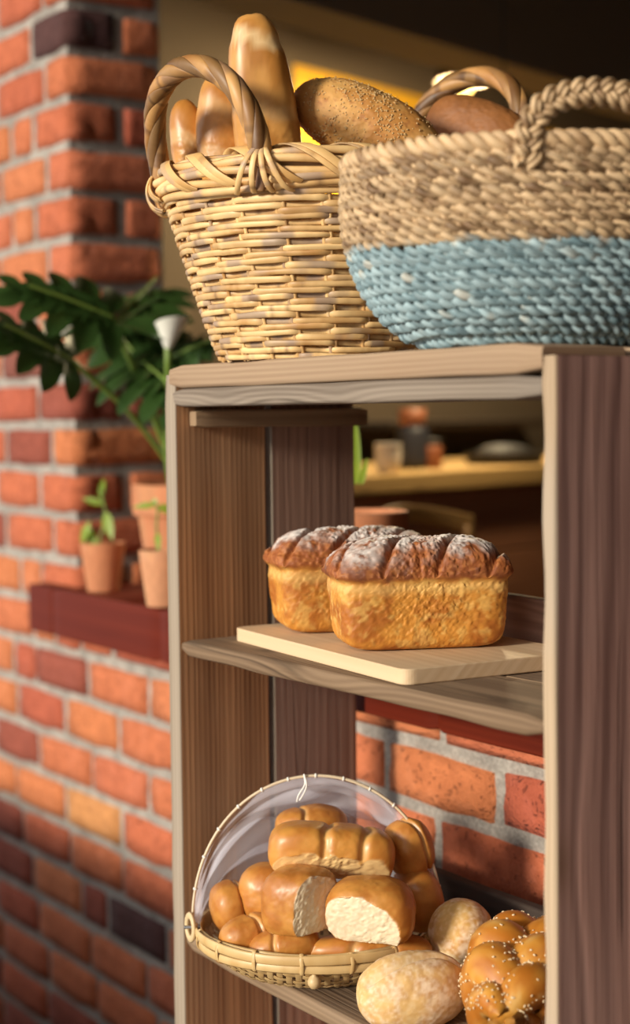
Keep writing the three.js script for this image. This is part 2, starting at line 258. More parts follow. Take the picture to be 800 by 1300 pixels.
// ground; porch roof and end wall are unseen, added to cut and bounce light
const paveTex = tex(256, 256, (i, j) => { const q = 0.75 + 0.3 * fbm(i / 20, j / 20, 3, 4); return [q, q * 0.98, q * 0.95]; }, true);
slab('paving', [-6, -0.1, WZ - 0.2], [6, 0, 9], std([0.24, 0.21, 0.18], 0.9, { map: paveTex }), struct('floor', 'grey brown paved porch floor'));
{ const c = struct('ceiling', 'dark boarded porch roof added unseen to cut off the high sky'); for (let i = 0; i < 13; i++) addBoard('roof_board', c, 'x', [-5, 3.31, -0.56 + i * 0.17], [3.2, 3.35, -0.56 + i * 0.17 + 0.166], M.ebony, { seed: i, n: 4 }); }
{ const w = struct('wall_side_added', 'pale boarded end wall added unseen to bounce light onto the shelf'); for (let i = 0; i < 18; i++) addBoard('wall_board', w, 'y', [3.0, 0, -0.35 + i * 0.165], [3.03, 3.30, -0.35 + i * 0.165 + 0.161], M.paleTop, { seed: i + 40, n: 4 }); }

// ---------------------------------------------------------------- the room behind the window
const DI = V(-0.279, 0, -0.960).normalize(), NI = V(0.960, 0, -0.279);   // the counter's run, and the way its front faces
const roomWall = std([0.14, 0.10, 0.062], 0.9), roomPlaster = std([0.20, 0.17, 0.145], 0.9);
slab('floor_slab', [-8, -0.1, -8], [3, 0.0, -0.561], std([0.16, 0.10, 0.07], 0.7), struct('floor_interior', 'brown floor of the room behind the window'));
slab('ceiling_slab', [-8, 3.2, -8], [3, 3.3, -0.561], roomPlaster, struct('ceiling_interior', 'unlit ceiling of the room behind the window'));
slab('wall_slab', [-8.1, 0, -8], [-8, 3.2, -0.561], roomPlaster, struct('wall_room_left', 'unlit end wall of the room behind the window'));
slab('wall_slab', [-8, 0, -8.1], [3, 3.2, -8], roomPlaster, struct('wall_room_back', 'unlit back wall of the room behind the window'));
slab('wall_slab', [3, 0, -8], [3.1, 3.2, -0.561], roomPlaster, struct('wall_room_right', 'unlit right wall of the room behind the window'));
slab('wall_slab', [-8, 0, -0.66], [-2.9, 3.2, -0.561], roomPlaster, struct('wall_room_front', 'inner face of the street wall'));
slab('wall_slab', [CORNER - 0.008, 2.751, -0.56], [1.6, 3.3, -0.37], roomPlaster, struct('wall_room_head', 'plastered wall above the lintel'));
const turnI = Math.atan2(-DI.z, DI.x);   // local x along DI
{
  // a brown wall, lamp glow painted on as a yellow band, black bulkhead above
  const yc = at(460, 104, { depth: 5.6 }), g = thing('partition', 'brown partition wall with lamp glow painted as a yellow band behind the bread basket', 'wall', [yc.x, 0, yc.z], turnI);
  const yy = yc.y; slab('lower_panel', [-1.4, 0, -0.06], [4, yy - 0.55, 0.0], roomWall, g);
  slab('brown_band', [-1.4, yy - 0.55, -0.06], [-0.38, yy, 0.0], roomWall, g); slab('yellow_glow_band', [-0.38, yy - 0.55, -0.06], [4, yy, 0.004], std([0.80, 0.42, 0.02], 0.7), g); slab('upper_panel', [-1.4, yy, -0.06], [4, 3.19, 0.0], roomWall, g);
  const b = thing('bulkhead', 'shadowy boxed bulkhead under the ceiling of the dark room', 'bulkhead', [0, 0, 0], 0);
  const p0 = at(400, 20, { depth: 4.0 }), p1 = at(800, 135, { y: p0.y }), dir = p1.clone().sub(p0).setY(0).normalize(); b.position.set(p0.x, 0, p0.z); b.rotation.y = Math.atan2(-dir.z, dir.x);
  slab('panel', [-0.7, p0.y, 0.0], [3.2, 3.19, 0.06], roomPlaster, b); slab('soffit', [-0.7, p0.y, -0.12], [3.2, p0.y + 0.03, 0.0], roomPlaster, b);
}
{
  const c0 = at(486, 603, { depth: 3.7 }), g = thing('service_counter', 'wooden counter with a pale top and reddish panelled front inside the room', 'counter', [c0.x, 0, c0.z], turnI); const yT = c0.y;
  addBoard('counter_top', g, 'x', [-0.25, yT - 0.045, -0.55], [3.0, yT + 0.004, 0.03], M.counterTop, { n: 6, seed: 3, r: 0.006 });
  for (let i = 0; i < 5; i++) addBoard('front_plank', g, 'x', [-0.18, yT - 0.045 - 0.17 * (i + 1) + 0.004, -0.03], [2.9, yT - 0.045 - 0.17 * i, 0.0], M.counter, { n: 6, seed: i * 5 + 2 });
  slab('carcass', [-0.18, 0, -0.5], [2.9, yT - 0.9, -0.005], roomPlaster, g);
  const put = (name, label, cat, u, v, dep, fn) => { const p = at(u, v, { depth: dep }); const t = thing(name, label, cat, [p.x, yT + 0.004, p.z]); fn(t); return t; };
  const cer = std([0.85, 0.76, 0.64], 0.5), red = std([0.32, 0.11, 0.05], 0.5), ink = std([0.03, 0.03, 0.04], 0.5), dark = std([0.02, 0.016, 0.014], 0.6);
  put('paper_cup', 'pale cup standing on the end of the service counter', 'cup', 493, 590, 3.78, (t) => { part('cup_body', lathe([[0.001, 0], [0.026, 0], [0.032, 0.065], [0.034, 0.067], [0.031, 0.068], [0.025, 0.004], [0.001, 0.004]]), cer, t); part('sleeve', lathe([[0.0283, 0.018], [0.0305, 0.018], [0.0325, 0.048], [0.0305, 0.048]]), cer, t); });
  put('jar', 'small rust coloured jar on the counter behind the cup', 'jar', 524, 580, 4.0, (t) => { part('jar_body', lathe([[0.001, 0], [0.04, 0], [0.042, 0.02], [0.042, 0.09], [0.03, 0.11], [0.001, 0.11]]), ink, t); part('lid', lathe([[0.001, 0.11], [0.033, 0.11], [0.035, 0.15], [0.001, 0.152]]), red, t); });
  put('jar', 'low brown jar on the counter beside the dark one', 'jar', 548, 580, 4.0, (t) => { part('jar_body', lathe([[0.001, 0], [0.026, 0], [0.028, 0.05], [0.022, 0.06], [0.001, 0.06]]), red, t); part('lid', lathe([[0.001, 0.06], [0.024, 0.06], [0.024, 0.075], [0.001, 0.076]]), dark, t); });
  put('serving_tray', 'flat black tray on the counter top', 'tray', 640, 580, 4.3, (t) => { part('tray_plate', lathe([[0.001, 0], [0.1, 0], [0.11, 0.03], [0.105, 0.03], [0.095, 0.006], [0.001, 0.006]]), dark, t); part('dome', lathe([[0.09, 0.006], [0.085, 0.03], [0.05, 0.05], [0.001, 0.055]]), dark, t); });
  // shelf with dark bottles boxes high on the back of the counter
  const s0 = at(490, 540, { depth: 4.9 }), sh = thing('wall_shelf', 'dark shelf high behind the service counter', 'shelf', [s0.x, s0.y, s0.z], turnI);
  addBoard('shelf_board', sh, 'x', [-0.1, -0.012, -0.2], [1.1, 0.012, 0.1], M.ebony, { n: 4 }); slab('back_panel', [-0.4, -0.5, -0.23], [3.4, 0.6, -0.2], roomWall, sh);
  // chair by the counter
  const q = at(535, 672, { depth: 3.2 }), ch = thing('wooden_chair', 'wooden chair with a curved top rail in front of the counter', 'chair', [q.x, 0, q.z], turnI), cw = std([0.42, 0.22, 0.06], 0.5);
  const yr = q.y; part('top_rail', sweep(Array.from({ length: 13 }, (_, i) => V((i / 12 - 0.5) * 0.36 , yr + 0.03 * Math.sin(i / 12 * Math.PI), -0.05 * Math.sin(i / 12 * Math.PI))), Array.from({ length: 13 }, () => V(0, 0, 1)), 0.022, 0.009), cw, ch);
  for (const s of [-1, 1]) { part('leg', tube([V(s * 0.17, yr, 0), V(s * 0.17, 0.45, 0.03), V(s * 0.18, 0, 0)], 0.014, { n: 8 }), cw, ch); part('leg', tube([V(s * 0.17, 0.45, 0.40), V(s * 0.18, 0, 0.42)], 0.014, { n: 4 }), cw, ch); }
  addBoard('seat', ch, 'x', [-0.2, 0.43, 0.0], [0.2, 0.46, 0.42], cw, { n: 4, r: 0.012 });
}
function pendant(name, label, p, inten, bulbR) {
  const t = thing(name, label, 'lamp', [p.x, p.y, p.z]); const glow = new THREE.MeshStandardMaterial({ color: lin(1, 0.8, 0.4), emissive: lin(1, 0.62, 0.14), emissiveIntensity: 9, roughness: 0.5 });
  part('bulb', lathe([[0.001, -bulbR], [bulbR * 0.7, -bulbR * 0.7], [bulbR, 0], [bulbR * 0.7, bulbR * 0.7], [0.001, bulbR]], 20), glow, t);
  part('lamp_shade', lathe([[bulbR * 2.6, bulbR * 0.2], [bulbR * 2.2, bulbR * 1.4], [bulbR * 0.6, bulbR * 2.2], [bulbR * 0.55, bulbR * 2.1], [bulbR * 2.1, bulbR * 1.3], [bulbR * 2.5, bulbR * 0.2]], 28), std([0.05, 0.035, 0.02], 0.5), t);
  part('cord', new THREE.CylinderGeometry(0.002, 0.002, 3.19 - p.y - bulbR * 2.1, 6).translate(0, (3.19 - p.y + bulbR * 2.1) / 2, 0), std([0.01, 0.01, 0.01], 0.7), t);
  const l = new THREE.PointLight(lin(1, 0.80, 0.48), inten); l.name = 'bulb_light'; l.position.set(0, 0, 0); l.shadow.radius = bulbR / 0.02; t.add(l);
}
pendant('pendant_lamp', 'glowing pendant lamp behind the twisted far handle of the wicker basket', at(589, 106, { depth: 5.0 }), 5.6, 0.034);
{ const q = at(640, 300, { depth: 3.75 }); pendant('pendant_lamp', 'pendant lamp added unseen behind the seagrass basket to light the service counter', V(q.x, 1.93, q.z), 1.7, 0.04); }  // extra lamp out of sight, added to brighten the counter

// ---------------------------------------------------------------- shelving unit
const XL = -0.364, XR = 0.364, DEP = 0.282, TOP = 1.5166, MID = 1.1666, LOW = 0.782;
const unit = thing('shelving_unit', 'rustic open shelving unit of weathered reclaimed planks', 'shelves');
{
  const u = unit, tL = 0.0277, tR = 0.019;
  addBoard('side_plank', u, 'y', [XL, 0, -0.137], [XL + tL, 1.505, 0], [M.darkPlank, M.paleEdge], { edge: '+z', seed: 2, n: 40, r: 0.002, wob: 0.0006 });
  addBoard('side_plank', u, 'y', [XL, 0, -DEP], [XL + tL, 1.487, -0.145], [M.greyPlank, M.paleEdge], { edge: '+z', seed: 5, n: 40, r: 0.002, wob: 0.0006 });
  addBoard('side_plank', u, 'y', [XR - tR + 0.0022, 0, -DEP], [XR + 0.002, 1.5035, 0], [M.purplePlank, M.sapwood], { edge: '+z', seed: 4, n: 60, r: 0.0025, wob: 0.0022, label: 'dark weathered side plank with a pale sapwood edge' });
  // top: a pale board over a grey rail, boards behind
  addBoard('top_board', u, 'x', [XL + 0.012, 1.4872, -0.112], [XR - tR + 0.002, TOP, 0.003], M.paleTop, { seed: 1, r: 0.005, wob: 0.0008 });
  addBoard('top_board', u, 'x', [XL + 0.012, 1.4872, -0.20], [XR - tR + 0.002, TOP - 0.001, -0.115], M.paleTop, { seed: 4, r: 0.004 });
  addBoard('top_board', u, 'x', [XL + 0.012, 1.4872, -DEP], [XR - tR + 0.002, TOP - 0.001, -0.203], M.paleTop, { seed: 6, r: 0.004 });
  addBoard('front_rail', u, 'x', [XL + 0.012, 1.464, -0.06], [XR - tR + 0.001, 1.4868, 0.002], M.greyRail, { seed: 3, r: 0.004, wob: 0.0009 });
  addBoard('batten', u, 'z', [XL + tL, 1.437, -0.29], [XL + tL + 0.022, 1.4605, -0.02], M.warmBatten, { seed: 5, r: 0.003 });
  addBoard('batten', u, 'z', [XR - tR - 0.022, 1.437, -0.27], [XR - tR, 1.4605, -0.03], M.warmBatten, { seed: 9, r: 0.003 });
  for (const [y, s] of [[MID, 1], [LOW, 7]]) {
    addBoard('shelf_board', u, 'x', [XL + tL + 0.001, y - 0.0206, -0.135], [XR - tR - 0.001, y, 0.001], M.shelfWood, { seed: s, r: 0.006, wob: 0.0012, n: 30 });
    addBoard('shelf_board', u, 'x', [XL + tL + 0.001, y - 0.0206, -DEP], [XR - tR - 0.001, y - 0.0008, -0.138], M.shelfWood, { seed: s + 2, r: 0.003, n: 30 });
    addBoard('back_rail', u, 'x', [XL + tL + 0.09 * 0, y - 0.001, -DEP - 0.003], [XR - tR - 0.001, y + (y > 1 ? 0.066 : 0.078), -DEP + 0.016], y > 1 ? M.greyPlank : M.ebony, { seed: s + 5, r: 0.004 });
  }
}

// ---------------------------------------------------------------- cutting board
{
  const a = at(298, 796, { y: MID + 0.0175 }), b = at(514, 850, { y: MID + 0.0175 }), c = at(686, 822, { y: MID + 0.0175 });
  const X = b.clone().sub(a), Lx = X.length(); X.normalize(); const Z = c.clone().sub(b); const Lz = Math.min(0.245, Z.length()); const ang = Math.atan2(-X.z, X.x);
  const t = thing('cutting_board', 'pale beech cutting board under the two floured loaves', 'cutting board', [b.x, MID + 0.0003, b.z], ang);
  const s = new THREE.Shape(), r = 0.014, w = Lx, d = 0.235; s.moveTo(-w + r, 0); s.lineTo(-r, 0); s.quadraticCurveTo(0, 0, 0, r); s.lineTo(0, d - r); s.quadraticCurveTo(0, d, -r, d); s.lineTo(-w + r, d); s.quadraticCurveTo(-w, d, -w, d - r); s.lineTo(-w, r); s.quadraticCurveTo(-w, 0, -w + r, 0);
  const g = new THREE.ExtrudeGeometry(s, { depth: 0.0145, bevelEnabled: true, bevelThickness: 0.0013, bevelSize: 0.0013, bevelSegments: 2, curveSegments: 8 }); g.translate(0, 0, 0.0013); g.rotateX(-Math.PI / 2);
  const p = g.attributes.position, uv = g.attributes.uv; for (let i = 0; i < p.count; i++) uv.setXY(i, (p.getZ(i) + p.getY(i)) / WOOD_W, p.getX(i) / WOOD_L);
  part('board_slab', g, M.boardWood, t);
}

// ---------------------------------------------------------------- breads
function breadGeo(o) {
  const n = o.n ?? 30; let g = new THREE.BoxGeometry(2, 2, 2, n, n, n); g.deleteAttribute('uv'); g.deleteAttribute('normal'); g = mergeVertices(g, 1e-4);
  const p = g.attributes.position, col = new Float32Array(p.count * 3), v = V(0, 0, 0), d = V(0, 0, 0), { a, b, c } = o, pw = o.p ?? 2.4, sd = (o.seed ?? 1) * 17.3, amp = o.amp ?? 0.0022, fl = o.flat ?? 0.72, info = { torn: 0, groove: 0 };
  for (let i = 0; i < p.count; i++) {
    d.set(Math.tan(p.getX(i) * 0.7854), Math.tan(p.getY(i) * 0.7854), Math.tan(p.getZ(i) * 0.7854)).normalize();
    const r = Math.pow(Math.pow(Math.abs(d.x / a), pw) + Math.pow(Math.abs(d.y / b), pw) + Math.pow(Math.abs(d.z / c), pw), -1 / pw); v.copy(d).multiplyScalar(r); info.torn = 0; info.groove = 0; info.flour = 0;
    if (v.y < -b * fl) v.y = -b * fl + (v.y + b * fl) * 0.12;
    if (o.shape) o.shape(v, d, info);
    for (const ct of o.cuts || []) { const s = v.x * ct.n[0] + v.y * ct.n[1] + v.z * ct.n[2] - ct.d, e = s + 0.010 * (fbm(v.x * 60 + sd, v.y * 60, v.z * 60, 3) - 0.5); if (e > 0) { v.x -= ct.n[0] * s * 0.88; v.y -= ct.n[1] * s * 0.88; v.z -= ct.n[2] * s * 0.88; } info.torn = Math.max(info.torn, sstep(-0.0012, 0.0016, e)); }
    const k = 1 + ((fbm(v.x * 38 + sd, v.y * 38, v.z * 38, 3) - 0.5) * amp * 2.2 + (fbm(v.x * 240 + sd, v.y * 240, v.z * 240, 2) - 0.5) * (info.torn ? 0.0032 * info.torn + amp * 0.3 : o.fine ?? amp * 0.3)) / r; v.multiplyScalar(k);
    const cc = o.color(v, d, info, sd); col.set(cc, i * 3); p.setXYZ(i, v.x, v.y, v.z);
  }
  g.setAttribute('color', new THREE.BufferAttribute(col, 3)); g.computeVertexNormals(); return g;
}
const CR = { top: [0.40, 0.13, 0.02], mid: [0.58, 0.255, 0.05], side: [0.78, 0.52, 0.21], cream: [0.86, 0.74, 0.52], pale: [0.72, 0.50, 0.24] };
function bunColor(o = {}) {
  return (v, d, I, sd) => {
    const m = fbm(v.x * 60 + sd, v.y * 60, v.z * 60, 3) - 0.5, f = fbm(v.x * 300 + sd, v.y * 300, v.z * 300, 2);
    let c = mix3(o.mid ?? CR.mid, o.top ?? CR.top, sstep(-0.22, 0.22, m + 0.35 * (f - 0.5)) * 0.75); c = mix3(c, o.side ?? CR.side, I.groove * 0.55); c = c.map((x) => x * (0.88 + 0.24 * f));
    return I.torn ? mix3(c, mix3(o.crumb ?? CR.cream, CR.pale, clamp((f - 0.35) * 1.3) * 0.55), I.torn) : c;
  };
}
function bread(name, label, cat, pos, rot, geo, mat, group) { const m = new THREE.Mesh(geo, mat); m.name = numbered(name); m.position.copy(pos); m.rotation.set(rot[0], rot[1], rot[2], 'YXZ'); scene.add(m); m.userData = { label, category: cat }; if (group) m.userData.group = group; return m; }

// two tin loaves: straight tin sides, domed slashed crust that overhangs, dusted with flour
function loafGeo(seed, L, W, H, tin) {
  const col = (v, d, I, sd) => {
    const y = v.y, f = fbm(v.x * 260 + sd, v.y * 260, v.z * 260, 3), m = fbm(v.x * 45 + sd, v.y * 45, v.z * 45, 3), e = y - tin + (m - 0.5) * 0.012;
    let c = mix3([0.60, 0.255, 0.035], [0.42, 0.135, 0.016], sstep(0.38, 0.68, m)); c = mix3(c, [0.76, 0.48, 0.13], sstep(0.5, 0.7, fbm(v.x * 100 + sd, v.y * 100, v.z * 100 + 4, 3)) * 0.5);
    c = mix3(c, [0.78, 0.50, 0.16], sstep(0.012, 0.0, Math.abs(e + 0.007)) * 0.55);
    let crust = mix3([0.33, 0.095, 0.022], [0.19, 0.055, 0.018], sstep(0.35, 0.75, m)); crust = mix3(crust, [0.55, 0.22, 0.06], sstep(0.5, 0.65, f) * 0.35);
    c = mix3(c, crust, sstep(-0.001, 0.006, e)); c = c.map((x) => x * (0.84 + 0.32 * f));
    const fl = sstep(tin + 0.016, H * 1.02, y + (m - 0.5) * 0.05) * (1 - 0.95 * I.groove) * sstep(0.36, 0.66, 0.55 * fbm(v.x * 190 + sd, v.y * 190, v.z * 190, 3) + 0.45 * fbm(v.x * 50 + sd, v.y * 50, v.z * 50 + 8, 3) + I.flour * 0.16);
    return mix3(c, [0.84, 0.78, 0.71], clamp(fl * 0.9));
  };
  return breadGeo({
    n: 110, a: L / 2, b: H / 2, c: W / 2, p: 7, flat: 9, seed, amp: 0.0018, fine: 0.0030, color: col,
    shape: (v, d, I) => {
      // map the unit height onto tin and dome
      const t = clamp((v.y / (H / 2) + 1) / 2); let y = t * H; const up = clamp((y - tin) / (H - tin));
      const taper = lerp(0.94, 1.0, clamp(y / tin)), lip = 1 + 0.055 * sstep(tin - 0.004, tin + 0.014, y) - 0.02 * Math.exp(-Math.pow((y - tin + 0.001) / 0.005, 2)), dome = Math.pow(Math.max(0, 1 - Math.pow(up, 2.6)), 0.5), s = up > 0 ? lerp(0.55, 1, dome) : 1;
      v.x *= taper * lip * lerp(s, 1, 0.35); v.z *= taper * lip * s;
      const q = Math.abs(v.z) / (W / 2), qx = Math.abs(v.x) / (L / 2); if (up > 0) y = tin + (H - tin) * up * (1 - 0.30 * q * q) * (1 - 0.16 * Math.pow(qx, 4));
      // diagonal slashes over the crust
      if (up > 0.05) { const w = v.x + v.z * 0.75 + 0.004 * Math.sin(v.z * 70 + seed), per = 0.062, k = Math.abs(((w / per + 100.5 + seed * 0.21) % 1) - 0.5) * per, gr = Math.exp(-Math.pow(k / 0.0045, 2)) * sstep(0.05, 0.5, up); y -= gr * 0.009; I.groove = gr; I.flour = Math.exp(-Math.pow((k - 0.013) / 0.009, 2)); }
      v.y = y;
    },
  });
}
{
  const ax = V(0.41, 0, -0.91).normalize(), ang = Math.atan2(-ax.z, ax.x), yb = MID + 0.0175;
  const mk = (seed, u, v, lab, dang, L = 0.20) => { const c = at(u, v, { y: yb }), a2 = ang + dang, X = V(Math.cos(a2), 0, -Math.sin(a2)), Z = V(Math.sin(a2), 0, Math.cos(a2)); c.addScaledVector(X, L / 2 - 0.006).addScaledVector(Z, -0.055); bread('tin_loaf', lab, 'bread', V(c.x, yb, c.z), [0, a2, 0], loafGeo(seed, L, 0.112, 0.127, 0.079), M.crust, 'floured tin loaves on the cutting board'); };
  mk(1, 441, 831, 'floured tin loaf with a whole golden side showing on the cutting board', 0.0);
  mk(4, 366, 808, 'floured tin loaf partly hidden behind the other loaf on the board', 0.06);
}
// loose rolls on the lower shelf
const YAW = Math.atan2(0.824, 0.566);
{
  const dust = (v, d, I, sd) => { const m = fbm(v.x * 55 + sd, v.y * 55, v.z * 55, 3), f = fbm(v.x * 280 + sd, v.y * 280, v.z * 280, 2); let c = mix3([0.74, 0.44, 0.13], [0.56, 0.26, 0.06], sstep(0.35, 0.7, m)); c = mix3(c, [0.84, 0.66, 0.38], sstep(0.45, 0.7, fbm(v.x * 120 + sd, v.y * 120, v.z * 120, 3)) * 0.35 + I.groove * 0.5); c = mix3(c, [0.86, 0.74, 0.56], sstep(0.45, 0.8, f * 0.5 + m * 0.5 + 0.05) * 0.6); return c.map((x) => x * (0.88 + 0.24 * f)); };
  bread('round_roll', 'round crusty white roll between the bamboo tray and the seeded plait', 'bread roll', at(586, 1189, { depth: 1.872 }), [0, 0.4, 0], breadGeo({ n: 40, a: 0.040, b: 0.044, c: 0.039, p: 2.1, flat: 0.92, seed: 5, amp: 0.0018, color: dust, shape: (v, d, I) => { const k = Math.abs(v.y + 0.012 + 0.008 * Math.sin(v.x * 60)); I.groove = Math.exp(-Math.pow(k / 0.006, 2)); v.multiplyScalar(1 - 0.03 * I.groove); } }), M.crust);
  bread('oval_roll', 'floury oval roll with a lengthwise crease at the shelf edge', 'bread roll', at(524, 1256, { y: LOW + 0.036 }).setY(LOW + 0.0345), [0, YAW + 0.22, 0.06], breadGeo({ n: 48, a: 0.063, b: 0.042, c: 0.042, p: 2.25, flat: 0.80, seed: 9, amp: 0.0016, color: (v, d, I, sd) => mix3(dust(v, d, I, sd), [0.80, 0.66, 0.46], 0.12), shape: (v, d, I) => { const k = Math.abs(v.z - 0.010 + 0.006 * Math.sin(v.x * 45)); I.groove = Math.exp(-Math.pow(k / 0.005, 2)) * sstep(0.1, 0.6, d.y) * sstep(1.02, 0.75, Math.abs(v.x) / 0.066); v.y -= I.groove * 0.009; } }), M.crust);
}
function seeds(parent, geo, count, seed, accept, size = 0.0017, mat = M.seed) {
  const R = rngOf(seed), p = geo.attributes.position, nn = geo.attributes.normal, sg = new THREE.SphereGeometry(1, 6, 4).scale(size, size * 0.5, size * 0.6), list = [], q = new THREE.Quaternion(), q2 = new THREE.Quaternion(), m = new THREE.Matrix4(), n = V(0, 0, 0);
  for (let tries = 0; list.length < count && tries < count * 60; tries++) { const i = Math.floor(R() * p.count); n.fromBufferAttribute(nn, i); const v = V(0, 0, 0).fromBufferAttribute(p, i); if (!accept(v, n, R)) continue; v.x += (R() - 0.5) * 0.003; v.z += (R() - 0.5) * 0.003; q.setFromUnitVectors(V(0, 1, 0), n); q2.setFromAxisAngle(V(0, 1, 0), R() * 6.28); q.multiply(q2); list.push(m.clone().compose(v.addScaledVector(n, size * 0.3), q.clone(), V(1, 1, 1).multiplyScalar(0.8 + R() * 0.5))); }
  const im = new THREE.InstancedMesh(sg, mat, list.length); list.forEach((x, i) => im.setMatrixAt(i, x)); im.name = 'sesame_seeds'; im.userData.kind = 'stuff'; parent.add(im); return im;
}
// seeded plait
{
  const c = at(668, 1245, { depth: 1.72 }), dir = YAW + 1.25, t = thing('plaited_loaf', 'glossy plaited loaf strewn with sesame seeds at the end of the shelf', 'bread', [c.x, LOW, c.z], dir);
  const L = 0.24, N = 90, geos = [];
  for (let s = 0; s < 3; s++) {
    const pts = [], nr = [], ph = s * 2 * Math.PI / 3; for (let i = 0; i <= N; i++) { const x = i / N - 0.5, w = Math.sin(Math.PI * clamp(i / N, 0.03, 0.97)), a = x * 2 * Math.PI * 1.55 + ph, e = Math.pow(w, 0.45); pts.push(V(x * L, 0.050 + 0.026 * Math.sin(2 * a) * e + 0.012 * e, 0.034 * Math.sin(a) * e)); nr.push(V(0, 1, 0)); }
    const rad = (k) => (u, i) => { const w = Math.sin(Math.PI * clamp(i / N, 0.02, 0.98)); return k * Math.pow(w, 0.4) * (1 + 0.04 * noise(i * 0.3, s * 9)); };
    const g = sweep(pts, nr, rad(0.032), rad(0.033), { r: 28, color: () => [1, 1, 1] }); geos.push(g);
  }
  const g = mergeGeometries(geos), p = g.attributes.position, nn = g.attributes.normal, cl = g.attributes.color;
  for (let i = 0; i < p.count; i++) { const x = p.getX(i), y = Math.max(0.002, p.getY(i)), z = p.getZ(i), m = fbm(x * 60, y * 60, z * 60, 3), f = fbm(x * 250, y * 250, z * 250, 2); p.setY(i, y); let c2 = mix3([0.64, 0.30, 0.045], [0.45, 0.15, 0.015], sstep(0.3, 0.7, m + 0.06)); c2 = mix3(c2, [0.75, 0.48, 0.16], sstep(0.6, 0.75, fbm(x * 90 + 4, y * 90, z * 90, 3)) * 0.6); cl.setXYZ(i, ...c2.map((q) => q * (0.9 + 0.2 * f))); }
  part('dough', g, M.glaze, t);
  seeds(t, g, 2400, 3, (v, n, R) => v.y > 0.03 && n.y > -0.25 && R() < 0.15 + 0.85 * sstep(0.42, 0.62, fbm(v.x * 30 + 7, v.y * 30, v.z * 30, 2)), 0.0015);
}

